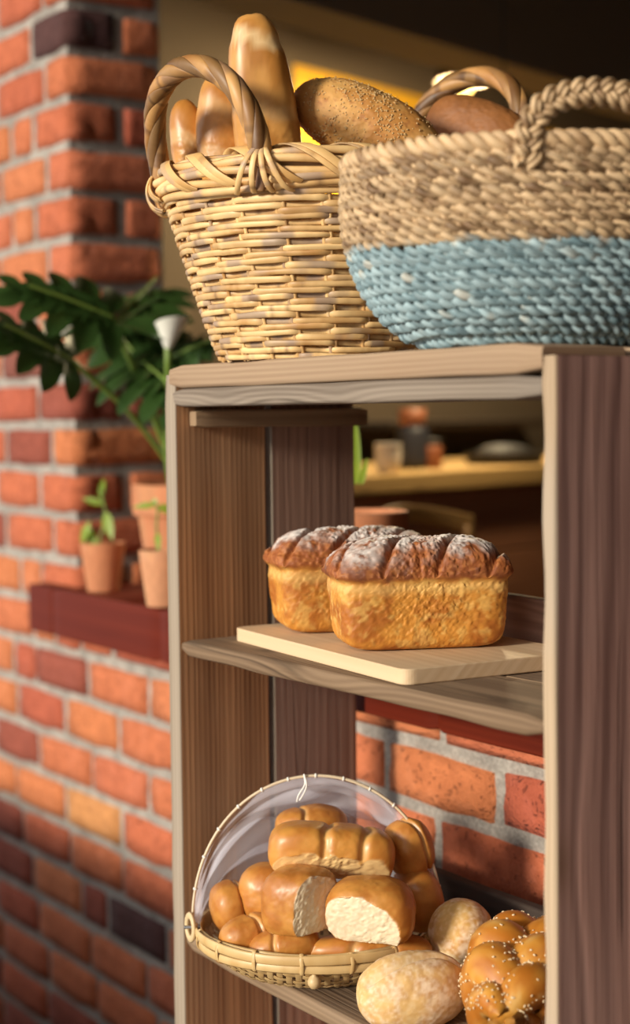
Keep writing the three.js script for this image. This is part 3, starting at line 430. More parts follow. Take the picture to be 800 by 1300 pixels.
// ---------------------------------------------------------------- bamboo tray with a net cover
const TRAY = at(403, 1170, { y: 0.838 }), TR = { a: 0.147, b: 0.128, rim: 0.056 };
{
  const t = thing('bamboo_food_tray', 'round woven bamboo tray with a hinged white net cover full of rolls', 'tray', [TRAY.x, LOW, TRAY.z], YAW), R = rngOf(31);
  const bc = (s, b = 0) => { const n = fbm(s * 7, b * 3.1, 2, 3), f = noise(s * 60, b * 7); return mix3([0.50, 0.30, 0.10], [0.74, 0.54, 0.26], n * 0.9 + f * 0.3 - 0.1); };
  // flat split-bamboo hoops at the rim
  const ringAt = (ra, rb, y, hw, ht, b) => { const pts = [], nr = []; for (let i = 0; i < 120; i++) { const q = i / 120 * 2 * Math.PI; pts.push(V(ra * Math.cos(q), y + 0.0007 * Math.sin(q * 5 + b), rb * Math.sin(q))); nr.push(V(Math.cos(q), 0, Math.sin(q))); } return sweep(pts, nr, hw, ht, { closed: true, r: 8, color: (u) => bc(u * 9, b) }); };
  part('rim_band', ringAt(TR.a, TR.b, TR.rim - 0.0045, 0.0062, 0.0022, 1), M.bamboo, t); part('rim_band', ringAt(TR.a - 0.001, TR.b - 0.001, TR.rim - 0.0155, 0.0052, 0.002, 5), M.bamboo, t); part('rim_band', ringAt(TR.a - 0.0055, TR.b - 0.0055, TR.rim - 0.008, 0.010, 0.0016, 9), M.bamboo, t);
  for (let k = 0; k < 16; k++) { const q = k / 16 * 2 * Math.PI + 0.12, o = V(Math.cos(q), 0, Math.sin(q)), T = V(-Math.sin(q) * TR.a, 0, Math.cos(q) * TR.b).normalize(), pts = [], nr = []; for (let i = 0; i <= 18; i++) { const e = i / 18 * 2 * Math.PI, rr = 0.0052, hh = 0.0122; pts.push(V((TR.a - 0.0026) * Math.cos(q), TR.rim - 0.0095 + hh * Math.sin(e), (TR.b - 0.0026) * Math.sin(q)).addScaledVector(o, rr * Math.cos(e)).addScaledVector(T, 0.0012 * Math.sin(e * 0.5))); nr.push(o.clone().multiplyScalar(Math.cos(e)).add(V(0, Math.sin(e), 0))); } part('tie', sweep(pts, nr, 0.0026, 0.0008, { color: (u) => bc(u, k) }), M.bamboo, t); }
  // woven slats of the bowl
  const depth = TR.rim - 0.016, hgt = (x, z) => { const r = Math.hypot(x / (TR.a - 0.004), z / (TR.b - 0.004)); return 0.004 + depth * Math.pow(clamp((r - 0.62) / 0.38), 1.7); };
  const nrm = (x, z) => { const e = 0.001; return V(-(hgt(x + e, z) - hgt(x - e, z)) / (2 * e), 1, -(hgt(x, z + e) - hgt(x, z - e)) / (2 * e)).normalize(); };
  const sp = 0.0112, half = 13;
  for (const dirn of [0, 1]) for (let k = -half; k <= half; k++) {
    const c = k * sp * 0.98, A = dirn ? TR.b - 0.004 : TR.a - 0.004, B = dirn ? TR.a - 0.004 : TR.b - 0.004; if (Math.abs(c) > B * 0.985) continue; const ext = A * Math.sqrt(1 - (c / B) * (c / B)), n = 40, pts = [], nr = [];
    for (let i = 0; i <= n; i++) { const s = -ext + 2 * ext * i / n, x = dirn ? c : s, z = dirn ? s : c, N = nrm(x, z), w = 0.0009 * Math.cos(s / sp * Math.PI + (k & 1 ? Math.PI : 0)) * (dirn ? -1 : 1); pts.push(V(x, hgt(x, z), z).addScaledVector(N, w)); nr.push(N); }
    part('slat', sweep(pts, nr, 0.0041, 0.0006, { r: 6, color: (u) => bc(u * 3, k * 2 + dirn) }), M.bamboo, t);
  }
  // bead foot, hinge rings, hoop with its cord
  const knob = (x, y, z) => { const b = part('bead', lathe([[0.0005, -0.008], [0.0045, -0.0072], [0.0075, -0.003], [0.0078, 0.001], [0.0058, 0.0055], [0.003, 0.0075], [0.003, 0.012], [0.0005, 0.012]], 18), std([0.62, 0.44, 0.22], 0.45), t); b.position.set(x, y, z); };
  knob(-0.004, TR.rim - 0.0295, TR.b - 0.004);
  const W = V(-(TR.a + 0.006), TR.rim - 0.004, 0);
  for (const s of [-1, 1]) { const h = part('hinge_disc', new THREE.TorusGeometry(0.0105, 0.0034, 8, 24).scale(1, 1.35, 0.8).rotateY(Math.PI / 2 - s * 0.5), std([0.66, 0.50, 0.28], 0.45), t); h.position.set(s * (TR.a + 0.0065), TR.rim - 0.002, 0.010); const pin = part('hinge_pin', new THREE.CylinderGeometry(0.0022, 0.0022, 0.02, 8).rotateZ(Math.PI / 2), std([0.5, 0.5, 0.5], 0.3, { metalness: 0.9 }), t); pin.position.set(s * (TR.a + 0.004), TR.rim - 0.002, 0.010); }
  const HB = 0.178, LEAN = -0.02, hoop = (q, k = 1) => V(-Math.cos(q) * (TR.a + 0.004) * k, TR.rim + Math.pow(Math.sin(q), 0.92) * HB * k - 0.002, LEAN * Math.sin(q) + 0.006);
  const hp = [], hn = []; for (let i = 0; i <= 60; i++) { const q = i / 60 * Math.PI; hp.push(hoop(q)); hn.push(V(0, 0, 1)); }
  const hm = part('hoop', sweep(hp, hn, 0.0019, 0.0022, { r: 7, color: (u) => mix3(bc(u * 4, 3), [0.8, 0.72, 0.58], 0.5) }), M.bamboo, t);
  for (let k = 1; k < 14; k++) { const q = k / 14 * Math.PI, c = hoop(q), pts = [], nr = []; for (let i = 0; i <= 10; i++) { const e = i / 10 * 2 * Math.PI, rad = hoop(q, 1.0).sub(V(0, TR.rim, 0)).normalize(); pts.push(c.clone().addScaledVector(rad, 0.0026 * Math.cos(e)).add(V(0, 0, 0.0028 * Math.sin(e)))); nr.push(pts[i].clone().sub(c).normalize()); } part('binding', sweep(pts, nr, 0.0014, 0.0004, { r: 5, color: () => [0.82, 0.78, 0.70] }), M.bamboo, hm); }
  const ap = hoop(Math.PI * 0.47); part('tie_string', mergeGeometries([tube([ap.clone().add(V(0, 0.004, 0.004)), ap.clone().add(V(0.001, -0.008, 0.006)), ap.clone().add(V(-0.007, -0.022, 0.006)), ap.clone().add(V(-0.009, -0.03, 0.004))], 0.0011, { n: 14, r: 5 }), tube([ap.clone().add(V(0, 0.004, 0.004)), ap.clone().add(V(0.003, -0.010, 0.007)), ap.clone().add(V(-0.002, -0.022, 0.007)), ap.clone().add(V(-0.006, -0.028, 0.006))], 0.0011, { n: 14, r: 5 })]), std([0.85, 0.82, 0.76], 0.8), t);
  // the net: drawn from the hoop down to the back of the rim, gathered in folds
  const net = new THREE.MeshPhysicalMaterial({ color: lin(0.88, 0.87, 0.95), roughness: 0.8, transparent: true, opacity: 0.33, side: THREE.DoubleSide });
  const NU = 110, NV = 120, pos = [], idx = [];
  for (let j = 0; j <= NV; j++) for (let i = 0; i <= NU; i++) {
    const q = i / NU * Math.PI, s = j / NV, h = hoop(q, 0.985), bq = Math.PI + q, back = V(Math.cos(bq) * (TR.a - 0.004), TR.rim - 0.004, Math.sin(bq) * (TR.b - 0.004)), m = h.clone().lerp(back, s);
    const out = V(-Math.cos(q) * 0.25, 0.75 * Math.sin(q), -0.75), fall = Math.sin(Math.PI * s), w1 = fbm(q * 2.2, s * 3, 3, 2) - 0.5, edge = Math.sin(q);
    m.addScaledVector(out, fall * 0.045 * edge + 0.010 * fall * edge * Math.sin(s * 34 + 9 * fbm(q * 1.3, 4.2, 1, 2) + 3 * w1) * (0.4 + 1.2 * noise(q * 1.7 + 3, s * 4)));
    m.y += 0.007 * fall * edge * Math.sin(s * 21 + 6 * fbm(q * 2.1, s * 2, 7, 2)) ; m.x += 0.005 * fall * Math.sin(s * 26 + q * 3); pos.push(m.x, m.y, m.z);
  }
  for (let j = 0; j < NV; j++) for (let i = 0; i < NU; i++) { const a = j * (NU + 1) + i, b = a + 1, c = a + NU + 1, d = c + 1; idx.push(a, b, c, b, d, c); }
  const ng = new THREE.BufferGeometry(); ng.setAttribute('position', new THREE.Float32BufferAttribute(pos, 3)); ng.setIndex(idx); ng.computeVertexNormals(); part('net_cover', ng, net, t, { label: 'sheer white net gathered in folds behind the hoop' });
}
// rolls piled in the tray
{
  const px = (n, d) => n * d / FPX, grp = 'soft rolls piled in the bamboo tray';
  const roll = (name, label, u, v, d, hx, hy, hz, yaw, o = {}) => {
    const a = px(hx, d), b = px(hy, d), c = px(hz, d);
    const geo = breadGeo({ n: o.n ?? 34, a, b, c, p: o.p ?? 2.5, flat: o.flat ?? 0.78, seed: o.seed, amp: 0.0018, cuts: (o.cuts || []).map((k) => ({ n: k.n, d: k.d * a })), color: bunColor(o.col), shape: o.lobes ? (w, dd, I) => { let g = 0; for (const l of o.lobes) { const k = Math.abs(w.x / a - l + 0.06 * Math.sin(w.z / c * 3 + l * 9)); g = Math.max(g, Math.exp(-Math.pow(k / 0.075, 2))); } I.groove = g * sstep(-0.4, 0.3, dd.y + 0.4); w.y *= 1 - 0.13 * g; w.z *= 1 - 0.15 * g; } : undefined });
    bread(name, label, 'bread roll', at(u, v, { depth: d }), [o.rx || 0, YAW + yaw, o.rz || 0], geo, M.glaze, grp);
  };
  roll('finger_roll', 'long golden batch roll lying across the top of the pile', 421, 1082, 1.885, 80, 36, 36, 0.08, { seed: 1, p: 3.4, lobes: [-0.1, 0.5], rz: -0.11, n: 44, col: { top: [0.50, 0.18, 0.028], mid: [0.64, 0.29, 0.055], side: [0.82, 0.52, 0.18], crumb: [0.86, 0.60, 0.26] }, cuts: [{ n: [0, -0.55, 0.835], d: 0.335 }] });
  roll('finger_roll', 'roll at the back of the pile behind the long batch roll', 396, 1047, 1.965, 46, 24, 30, 0.2, { seed: 2, lobes: [-0.3] });
  roll('finger_roll', 'knobbly roll standing on end beside the long batch roll', 519, 1076, 1.93, 29, 38, 32, 0.5, { seed: 3, lobes: [0.2], rz: 0.3 });
  roll('finger_roll', 'shaded roll leaning against the net at the side of the tray', 531, 1142, 1.925, 29, 42, 38, 0.4, { seed: 4, rz: 0.2 });
  roll('soft_bun', 'browned bun against the net next to the hinge of the tray', 294, 1152, 1.93, 27, 34, 34, 0.3, { seed: 5, lobes: [0.4], rz: 0.2 });
  roll('soft_bun', 'bun with a torn edge between two darker buns by the hinge', 338, 1134, 1.925, 34, 38, 36, -0.3, { seed: 6, cuts: [{ n: [0.80, -0.45, 0.4], d: 0.72 }] });
  roll('soft_bun', 'square bun with a pale torn flank in the middle of the pile', 381, 1145, 1.835, 46, 44, 42, -0.35, { seed: 7, p: 3.2, cuts: [{ n: [0.86, -0.10, 0.5], d: 0.60 }], n: 44 });
  roll('soft_bun', 'domed bun with its white torn face turned outwards', 471, 1157, 1.825, 57, 43, 46, -0.1, { seed: 8, p: 2.7, cuts: [{ n: [-0.26, -0.34, 0.90], d: 0.50 }], n: 48 });
  roll('finger_roll', 'smooth roll low down in the tray near the hinge', 315, 1188, 1.875, 37, 26, 26, 0.35, { seed: 9, rz: 0.25, lobes: [0.3] });
  roll('finger_roll', 'creased roll lying just inside the front rim', 361, 1201, 1.85, 46, 24, 27, 0.1, { seed: 10, lobes: [-0.25], rz: 0.22 });
  roll('finger_roll', 'long roll with a pale tip under the domed white bun', 470, 1205, 1.845, 78, 20, 26, 0.02, { seed: 11, lobes: [-0.25, 0.3], cuts: [{ n: [-0.9, 0.4, 0.1], d: 0.86 }] });
  roll('finger_roll', 'small dark roll end tucked in the corner of the tray', 293, 1207, 1.885, 24, 14, 22, 0.4, { seed: 12 });
}

// ---------------------------------------------------------------- big wicker basket
{
  const P = V(-0.176, TOP, -0.160), t = thing('wicker_basket', 'large honey coloured wicker basket with twisted handles holding baguettes', 'basket', [P.x, P.y, P.z], Math.atan2(-0.97, 0.18)), R = rngOf(12);
  const A0 = 0.166, B0 = 0.130, A1 = 0.236, B1 = 0.192, H = 0.205, EX = 2.25;
  const prof = (s) => Math.pow(s, 0.88), rad = (q, s) => { const a = lerp(A0, A1, prof(s)), b = lerp(B0, B1, prof(s)), c = Math.cos(q), n = Math.sin(q), r = Math.pow(Math.pow(Math.abs(c / a), EX) + Math.pow(Math.abs(n / b), EX), -1 / EX); return r; };
  const surf = (q, s, off = 0) => { const r = rad(q, s) + off; return V(r * Math.cos(q), s * H, r * Math.sin(q)); }, outN = (q, s) => { const e = 0.01, p = surf(q + e, s), m = surf(q - e, s); const T = p.sub(m); return V(T.z, 0, -T.x).normalize().multiplyScalar(1).add(V(0, -0.28, 0)).normalize(); };
  const cane = (u, b, w = 0) => { const n = fbm(u * 6 + b * 3.7, b * 1.3, 2, 3), f = noise(u * 70, b * 9), g = sstep(0.58, 0.74, fbm(u * 9 + b, b * 5.1, 6, 2)); let c = mix3([0.50, 0.25, 0.07], [0.92, 0.63, 0.28], clamp(n * 2.0 - 0.45 + 0.25 * f)); c = mix3(c, [0.36, 0.26, 0.20], g * 0.75); return mix3(c, [0.16, 0.07, 0.03], sstep(0.86, 0.93, noise(u * 26 + b * 7, b)) * 0.6 + w); };
  const NS = 27, MR = 30;
  for (let k = 0; k < NS; k++) { const q = k / NS * 2 * Math.PI + 0.05; for (const dq of [-0.018, 0.018]) { const pts = [], nr = []; for (let i = 0; i <= 14; i++) { const s = i / 14; pts.push(surf(q + dq, s * 1.0)); nr.push(outN(q, s)); } part('stake', sweep(pts, nr, 0.0028, 0.0022, { r: 5, color: (u) => cane(u * 0.6, k + dq * 50) }), M.wicker, t); } }
  for (let j = 0; j < MR; j++) {
    const s0 = 0.018 + j / MR * 0.965, n = NS * 9, pts = [], nr = [], ph = (j % 3) * 2 * Math.PI / 3;
    for (let i = 0; i < n; i++) { const q = i / n * 2 * Math.PI, c = Math.cos(NS / 3 * (q - 0.05) + ph), s = s0 + 0.010 * (fbm(q * 4.2 + j * 3.1, j * 1.7, 1, 2) - 0.5) + 0.004 * Math.sin(q * 3 + j); pts.push(surf(q, s, lerp(-0.0052, 0.0034, sstep(-1.0, -0.25, c)) + 0.0008 * (noise(q * 20, j) - 0.5))); nr.push(outN(q, s)); }
    const th = 0.0035 + 0.0006 * R(); part('weaver', sweep(pts, nr, (u) => th * (0.84 + 0.32 * noise(u * 40, j * 2.3)), 0.0020, { closed: true, r: 8, fibre: 0.25, fs: j, color: (u) => cane(u * 5, j * 1.9) }), M.wicker, t);
  }
  // floor of the basket
  part('base', new THREE.CylinderGeometry(1, 1, 0.008, 48).scale(A0 - 0.003, 1, B0 - 0.003).translate(0, 0.005, 0), std([0.45, 0.26, 0.1], 0.8), t);
  // border: five cane strands bundled, wrapped on the slant
  const rimP = (q, dr, dy) => { const r = rad(q, 1) + dr; return V(r * Math.cos(q), H + 0.004 + dy, r * Math.sin(q)); };
  [[0.006, -0.012], [0.009, -0.004], [0.009, 0.005], [0.005, 0.013], [-0.004, 0.014], [-0.008, 0.004], [-0.007, -0.008], [0.003, -0.020], [-0.004, -0.019]].forEach(([dr, dy], b) => { const n = 200, pts = [], nr = []; for (let i = 0; i < n; i++) { const q = i / n * 2 * Math.PI; pts.push(rimP(q, dr + 0.0015 * Math.sin(q * 7 + b * 2), dy + 0.003 * Math.sin(q * 5 + b * 1.7))); nr.push(outN(q, 1)); } part('border_strand', sweep(pts, nr, 0.0048, 0.0036, { closed: true, r: 7, color: (u) => cane(u * 5 + 3, b * 2.7 + 40) }), M.wicker, t); });
  const NW = 21; for (let k = 0; k < NW; k++) { const q0 = k / NW * 2 * Math.PI + 0.1 * R(), pts = [], nr = [], dq = 0.56 + 0.1 * R(); for (let i = 0; i <= 34; i++) { const s = i / 34, e = -0.9 + s * (Math.PI * 1.45 + 0.9), q = q0 + dq * s, o = outN(q, 1).setY(0).normalize(), w = 1.0 + 0.05 * Math.sin(s * Math.PI); pts.push(rimP(q, 0, 0.001).addScaledVector(o, 0.0165 * w * Math.cos(e - 0.25)).add(V(0, 0.0215 * w * Math.sin(e - 0.25), 0))); nr.push(o.clone().multiplyScalar(Math.cos(e - 0.25) / 0.0165).add(V(0, Math.sin(e - 0.25) / 0.0215, 0)).normalize()); }
    for (const sft of [0, 1]) { const p2 = pts.map((p, i) => p.clone().add(V(0, 0, 0)).applyAxisAngle(V(0, 1, 0), sft ? -0.043 : 0)), n2 = nr.map((p) => p.clone().applyAxisAngle(V(0, 1, 0), sft ? -0.043 : 0)); part('border_wrap', sweep(p2, n2, (u) => 0.0056 * (0.75 + 0.25 * Math.sin(u * Math.PI)), 0.0013, { r: 7, color: (u) => mix3(cane(u * 0.5, k * 3 + sft + 70), [0.74, 0.44, 0.14], 0.35) }), M.wicker, t); } }
  // twisted handles at both ends
  for (const e of [1, -1]) {
    const path = []; const hw = 0.088, N = 72; const feet = (e > 0 ? [0.62, -0.36] : [0.5, -0.5]).map((q) => surf(e > 0 ? q : Math.PI - q, 0.9, 0.004));
    for (let i = 0; i <= N; i++) { const s = i / N, a = Math.PI * s, base = feet[0].clone().lerp(feet[1], 0.5 - 0.5 * Math.cos(a)), lift = Math.pow(Math.sin(a), 0.62); path.push(V(base.x + e * (0.012 * lift + 0.03 * Math.sin(a)), H - 0.02 + (e > 0 ? 0.146 : 0.20) * lift, lerp(base.z, base.z * 1.06, lift))); }
    const curve = new THREE.CatmullRomCurve3(path), P2 = curve.getSpacedPoints(120), nA = V(e, 0.1, 0).normalize();
    const fr = P2.map((p, i) => { const T = P2[Math.min(120, i + 1)].clone().sub(P2[Math.max(0, i - 1)]).normalize(), N1 = nA.clone().addScaledVector(T, -nA.dot(T)).normalize(); return [N1, V(0, 0, 0).crossVectors(T, N1)]; });
    for (let k = 0; k < 5; k++) { const pts = [], nr = []; for (let i = 0; i <= 120; i++) { const a = i / 120 * 2 * Math.PI * 2.6 + k * 2 * Math.PI / 5, rr = 0.0082 + 0.0012 * noise(i * 0.1, k), o = fr[i][0].clone().multiplyScalar(Math.cos(a)).addScaledVector(fr[i][1], Math.sin(a)); pts.push(P2[i].clone().addScaledVector(o, rr)); nr.push(o); } part('handle_strand', sweep(pts, nr, 0.0074, 0.0046, { r: 7, color: (u) => cane(u * 1.5, k * 5 + e * 9 + 120, 0.1 * noise(u * 7, k * 3)).map((c, i) => c * [0.78, 0.62, 0.46][i] * [0.9, 0.42, 0.75, 0.34, 0.6][k]) }), M.wicker, t); }
    // ends of the handle bound down over the border
    for (const [fi, q] of (e > 0 ? [[0, 0.62], [1, -0.36]] : [[0, 0.5], [1, -0.5]])) for (let k = 0; k < 4; k++) { const qq = (e > 0 ? q : Math.PI - q) + (k - 1.5) * 0.035, pts = [], nr = []; for (let i = 0; i <= 16; i++) { const s = i / 16, o = outN(qq, 1).setY(0).normalize(), a = lerp(1.35, -1.5, s); pts.push(rimP(qq + (s - 0.4) * 0.16 * (k - 1.5) * 0.6, 0, -0.002).addScaledVector(o, 0.021 * Math.cos(a) + 0.001 * k).add(V(0, 0.026 * Math.sin(a), 0))); nr.push(o.clone().multiplyScalar(Math.cos(a)).add(V(0, Math.sin(a), 0))); } part('handle_binding', sweep(pts, nr, 0.0036, 0.0015, { r: 6, color: (u) => cane(u, k + fi * 5 + 160) }), M.wicker, t); }
  }
  // breads standing in it
  const bag = (name, label, u0, v0, d0, u1, v1, d1, r, seed, o = {}) => {   // from the lower end to the upper end
    const a = at(u0, v0, { depth: d0 }), b = at(u1, v1, { depth: d1 }), L = a.distanceTo(b), mid = a.clone().add(b).multiplyScalar(0.5), X = b.clone().sub(a).normalize();
    const g = breadGeo({ n: o.n ?? 44, a: L / 2, b: r, c: r * (o.k ?? 1), p: o.p ?? 2.4, flat: 2, seed, amp: 0.002, fine: 0.0012, color: o.color ?? ((v, d, I, sd) => { const m = fbm(v.x * 40 + sd, v.y * 40, v.z * 40, 3), f = fbm(v.x * 260 + sd, v.y * 260, v.z * 260, 2); let c = mix3([0.65, 0.32, 0.078], [0.48, 0.20, 0.036], sstep(0.35, 0.68, m)); c = mix3(c, [0.36, 0.13, 0.022], clamp(I.flour) * 0.25); c = mix3(c, [0.80, 0.57, 0.28], clamp(I.groove)); return c.map((x) => x * (0.9 + 0.2 * f)); }),
      shape: o.shape ?? ((v, d, I) => { let g2 = 0, g3 = 0; for (const [l, str] of o.slash || []) { const w = Math.abs(v.x - l * L / 2 + 0.30 * v.z + 0.003 * Math.sin(v.z * 120)); g2 = Math.max(g2, str * sstep(0.012, 0.005, w)); g3 = Math.max(g3, str * Math.exp(-Math.pow((w - 0.014) / 0.005, 2))); } I.groove = g2 * sstep(-0.5, 0.2, d.y + (o.dy ?? 0)); I.flour = g3; const k = 1 - 0.07 * I.groove; v.y *= k; v.z *= k; }) });
    const m = bread(name, label, 'bread', mid, [0, 0, 0], g, o.mat ?? M.glaze, o.group), Zc = FWD.clone().negate(), Z = Zc.addScaledVector(X, -Zc.dot(X)).normalize(), Y = V(0, 0, 0).crossVectors(Z, X);
    m.quaternion.setFromRotationMatrix(new THREE.Matrix4().makeBasis(X, Z, Y.clone().negate())); return m;
  };
  const G = 'baguettes standing in the wicker basket';
  bag('baguette', 'tall baguette with a pale scored tip rising highest from the wicker basket', 374, 430, 1.95, 319, 17, 1.87, 0.040, 1, { slash: [[0.84, 0.85], [0.42, 0.35], [0.1, 0.25]], p: 3.0, group: G, n: 56 });
  bag('baguette', 'plump baguette inside the wicker handle beside the tallest one', 302, 335, 1.97, 276, 92, 1.94, 0.036, 2, { slash: [[0.62, 0.3], [0.1, 0.35]], group: G });
  bag('baguette', 'shortest baguette with a split crust next to the rim of the wicker basket', 262, 290, 1.98, 232, 128, 1.97, 0.0255, 3, { slash: [[0.35, 0.4]], group: G });
  const ses = bag('seeded_loaf', 'oval sesame crusted loaf leaning on the wicker rim', 560, 204, 1.90, 374, 120, 1.93, 0.043, 4, { p: 2.15, k: 1.05, mat: M.crust, n: 60, color: (v, d, I, sd) => { const m = fbm(v.x * 40 + sd, v.y * 40, v.z * 40, 3), f = fbm(v.x * 220 + sd, v.y * 220, v.z * 220, 3); let c = mix3([0.72, 0.40, 0.12], [0.52, 0.23, 0.05], sstep(0.3, 0.7, m)); c = mix3(c, [0.34, 0.13, 0.035], sstep(0.62, 0.72, f) * 0.7); return c.map((x) => x * (0.85 + 0.3 * f)); }, shape: () => {} });
  seeds(ses, ses.geometry, 1500, 8, (v, n, R2) => R2() < 0.25 + 0.75 * sstep(0.4, 0.65, fbm(v.x * 25, v.y * 25, v.z * 25, 2)), 0.0013, std([0.62, 0.42, 0.18], 0.6));
  bag('crusty_loaf', 'dark brown loaf by the far handle of the wicker basket', 672, 190, 1.96, 546, 150, 2.02, 0.040, 6, { p: 2.6, mat: M.crust, color: (v, d, I, sd) => { const m = fbm(v.x * 40 + sd, v.y * 40, v.z * 40, 3), f = fbm(v.x * 220 + sd, v.y * 220, v.z * 220, 3); return mix3([0.36, 0.14, 0.035], [0.22, 0.08, 0.02], m).map((x) => x * (0.85 + 0.3 * f)); }, shape: () => {} });
}

// ---------------------------------------------------------------- seagrass basket dipped in pale blue
{
  const P = V(0.216, TOP, -0.116), t = thing('seagrass_basket', 'round seagrass basket with its lower half dipped in pale blue', 'basket', [P.x, P.y, P.z], YAW);
  const OV = 0.74, RM = 0.197, pr = [[0.0, 0.56], [0.06, 0.68], [0.16, 0.79], [0.30, 0.885], [0.46, 0.95], [0.62, 0.985], [0.80, 1.0], [1.0, 0.985]], H = 0.186;
  const prof = (s) => { for (let i = 0; i + 1 < pr.length; i++) if (s <= pr[i + 1][0]) { const k = (s - pr[i][0]) / (pr[i + 1][0] - pr[i][0]); return lerp(pr[i][1], pr[i + 1][1], k); } return pr[pr.length - 1][1]; };
  const NR = 21, K = 33, BLUE = 0.53;
  const dye = (q, y, u, b) => { const n = fbm(u * 60 + b * 7, b * 1.3, 4, 3), f = noise(u * 400, b * 11); let nat = mix3([0.20, 0.105, 0.042], [0.70, 0.49, 0.27], clamp(n * 2.0 - 0.5 + 0.35 * f)); let bl = mix3([0.12, 0.21, 0.24], [0.42, 0.57, 0.60], clamp(n * 1.6 - 0.3 + 0.3 * f)); const e = y / H - BLUE + 0.07 * (fbm(q * 6, b * 0.7, 3, 2) - 0.5); bl = mix3(bl, nat, sstep(0.70, 0.8, n) * 0.4); return mix3(bl, nat, sstep(-0.015, 0.02, e)); };
  const NQ = 76; for (let k = 0; k < NQ; k++) { const q = k / NQ * 2 * Math.PI, pts = [], nr = []; for (let i = 0; i <= 16; i++) { const s = i / 16, r = RM * prof(s) - 0.0005; pts.push(V(r * Math.cos(q), 0.003 + s * (H - 0.004), OV * r * Math.sin(q))); nr.push(V(Math.cos(q), 0, Math.sin(q))); } part('warp_cord', sweep(pts, nr, 0.0042, 0.0026, { r: 5, color: (u, i) => dye(q, u * H, u, k) }), M.grass, t); }
  for (let j = 0; j < NR; j++) {
    const s = 0.02 + j / (NR - 1) * 0.955; for (const b of [0, 1]) { const n = K * 14, pts = [], nr = [];
      for (let i = 0; i < n; i++) { const q = i / n * 2 * Math.PI, psi = K * q + b * Math.PI + j * 1.05, wob = (fbm(q * 5 + j, j * 1.1, 2, 2) - 0.5), r = RM * prof(s) + 0.0048 * Math.cos(psi) + 0.003 * wob; pts.push(V(r * Math.cos(q), 0.004 + s * (H - 0.008) + 0.0034 * Math.sin(psi) + 0.006 * wob, OV * r * Math.sin(q))); nr.push(V(Math.cos(q), 0, Math.sin(q))); }
      part('twined_strand', sweep(pts, nr, (u) => 0.0038 * (0.75 + 0.5 * noise(u * 90, j * 3 + b)), 0.0032, { closed: true, r: 8, fibre: 0.5, fs: j * 2 + b, color: (u, i, p) => dye(i / n * 2 * Math.PI, p.y, u, j * 2.3 + b) }), M.grass, t); }
  }
  part('base', new THREE.CylinderGeometry(RM * 0.56, RM * 0.56, 0.006, 40).scale(1, 1, OV).translate(0, 0.004, 0), std([0.3, 0.42, 0.46], 0.85), t);
  // plaited rim roll
  for (let b = 0; b < 3; b++) { const n = 420, pts = [], nr = []; for (let i = 0; i < n; i++) { const q = i / n * 2 * Math.PI, psi = 30 * q + b * 2.094, r = RM * prof(1) + 0.0055 * Math.cos(psi); pts.push(V(r * Math.cos(q), H + 0.002 + 0.0055 * Math.sin(psi), OV * r * Math.sin(q))); nr.push(V(Math.cos(q), 0, Math.sin(q))); } part('rim_strand', sweep(pts, nr, 0.0052, 0.0042, { closed: true, r: 6, color: (u) => dye(u * 6, H, u, b + 60) }), M.grass, t); }
  // plaited rope handle on the side towards the room
  const hc = [];
  const qa = 1.72, qb = 1.05, N = 60, ra = RM * 1.03, A = V(ra * Math.cos(qa), H - 0.012, OV * ra * Math.sin(qa)), B = V(ra * Math.cos(qb), H - 0.012, OV * ra * Math.sin(qb));
  for (let i = 0; i <= N; i++) { const a = Math.PI * i / N, lift = Math.pow(Math.sin(a), 0.55); const p = A.clone().lerp(B, 0.5 - 0.5 * Math.cos(a) * 1.0); p.y = H - 0.022 + 0.068 * lift; hc.push(p); }
  const cv = new THREE.CatmullRomCurve3(hc), P2 = cv.getSpacedPoints(150), nA = V(Math.cos((qa + qb) / 2), 0, Math.sin((qa + qb) / 2));
  for (let k = 0; k < 3; k++) { const pts = [], nr = []; for (let i = 0; i <= 150; i++) { const T = P2[Math.min(150, i + 1)].clone().sub(P2[Math.max(0, i - 1)]).normalize(), N1 = nA.clone().addScaledVector(T, -nA.dot(T)).normalize(), B1 = V(0, 0, 0).crossVectors(T, N1), a = i / 150 * 2 * Math.PI * 5.5 + k * 2.094; pts.push(P2[i].clone().addScaledVector(N1, 0.0055 * Math.sin(2 * a)).addScaledVector(B1, 0.0085 * Math.sin(a))); nr.push(N1); } for (const o2 of [-1, 1]) { const p2 = pts.map((p, i) => { const T = pts[Math.min(150, i + 1)].clone().sub(pts[Math.max(0, i - 1)]).normalize(); return p.clone().addScaledVector(V(0, 0, 0).crossVectors(T, nr[i]).normalize(), o2 * 0.0026); }); part('handle_strand', sweep(p2, nr, 0.0033, 0.0042, { r: 7, fibre: 0.3, fs: k + o2, color: (u) => dye(u * 4, H, u * 0.4, k + 80 + o2 * 5) }), M.grass, t); } }
  const wb = at(742, 186, { depth: 1.60 }); bread('floury_loaf', 'white floury loaf inside the blue and natural seagrass basket', 'bread', V(wb.x, wb.y - 0.052, wb.z), [0, 0.9, 0], breadGeo({ n: 40, a: 0.085, b: 0.06, c: 0.06, p: 2.3, flat: 0.8, seed: 15, color: (v, d, I, sd) => { const f = fbm(v.x * 200 + sd, v.y * 200, v.z * 200, 3); return mix3([0.62, 0.40, 0.18], [0.85, 0.80, 0.72], sstep(0.2, 0.55, f)); } }), M.crust);
}

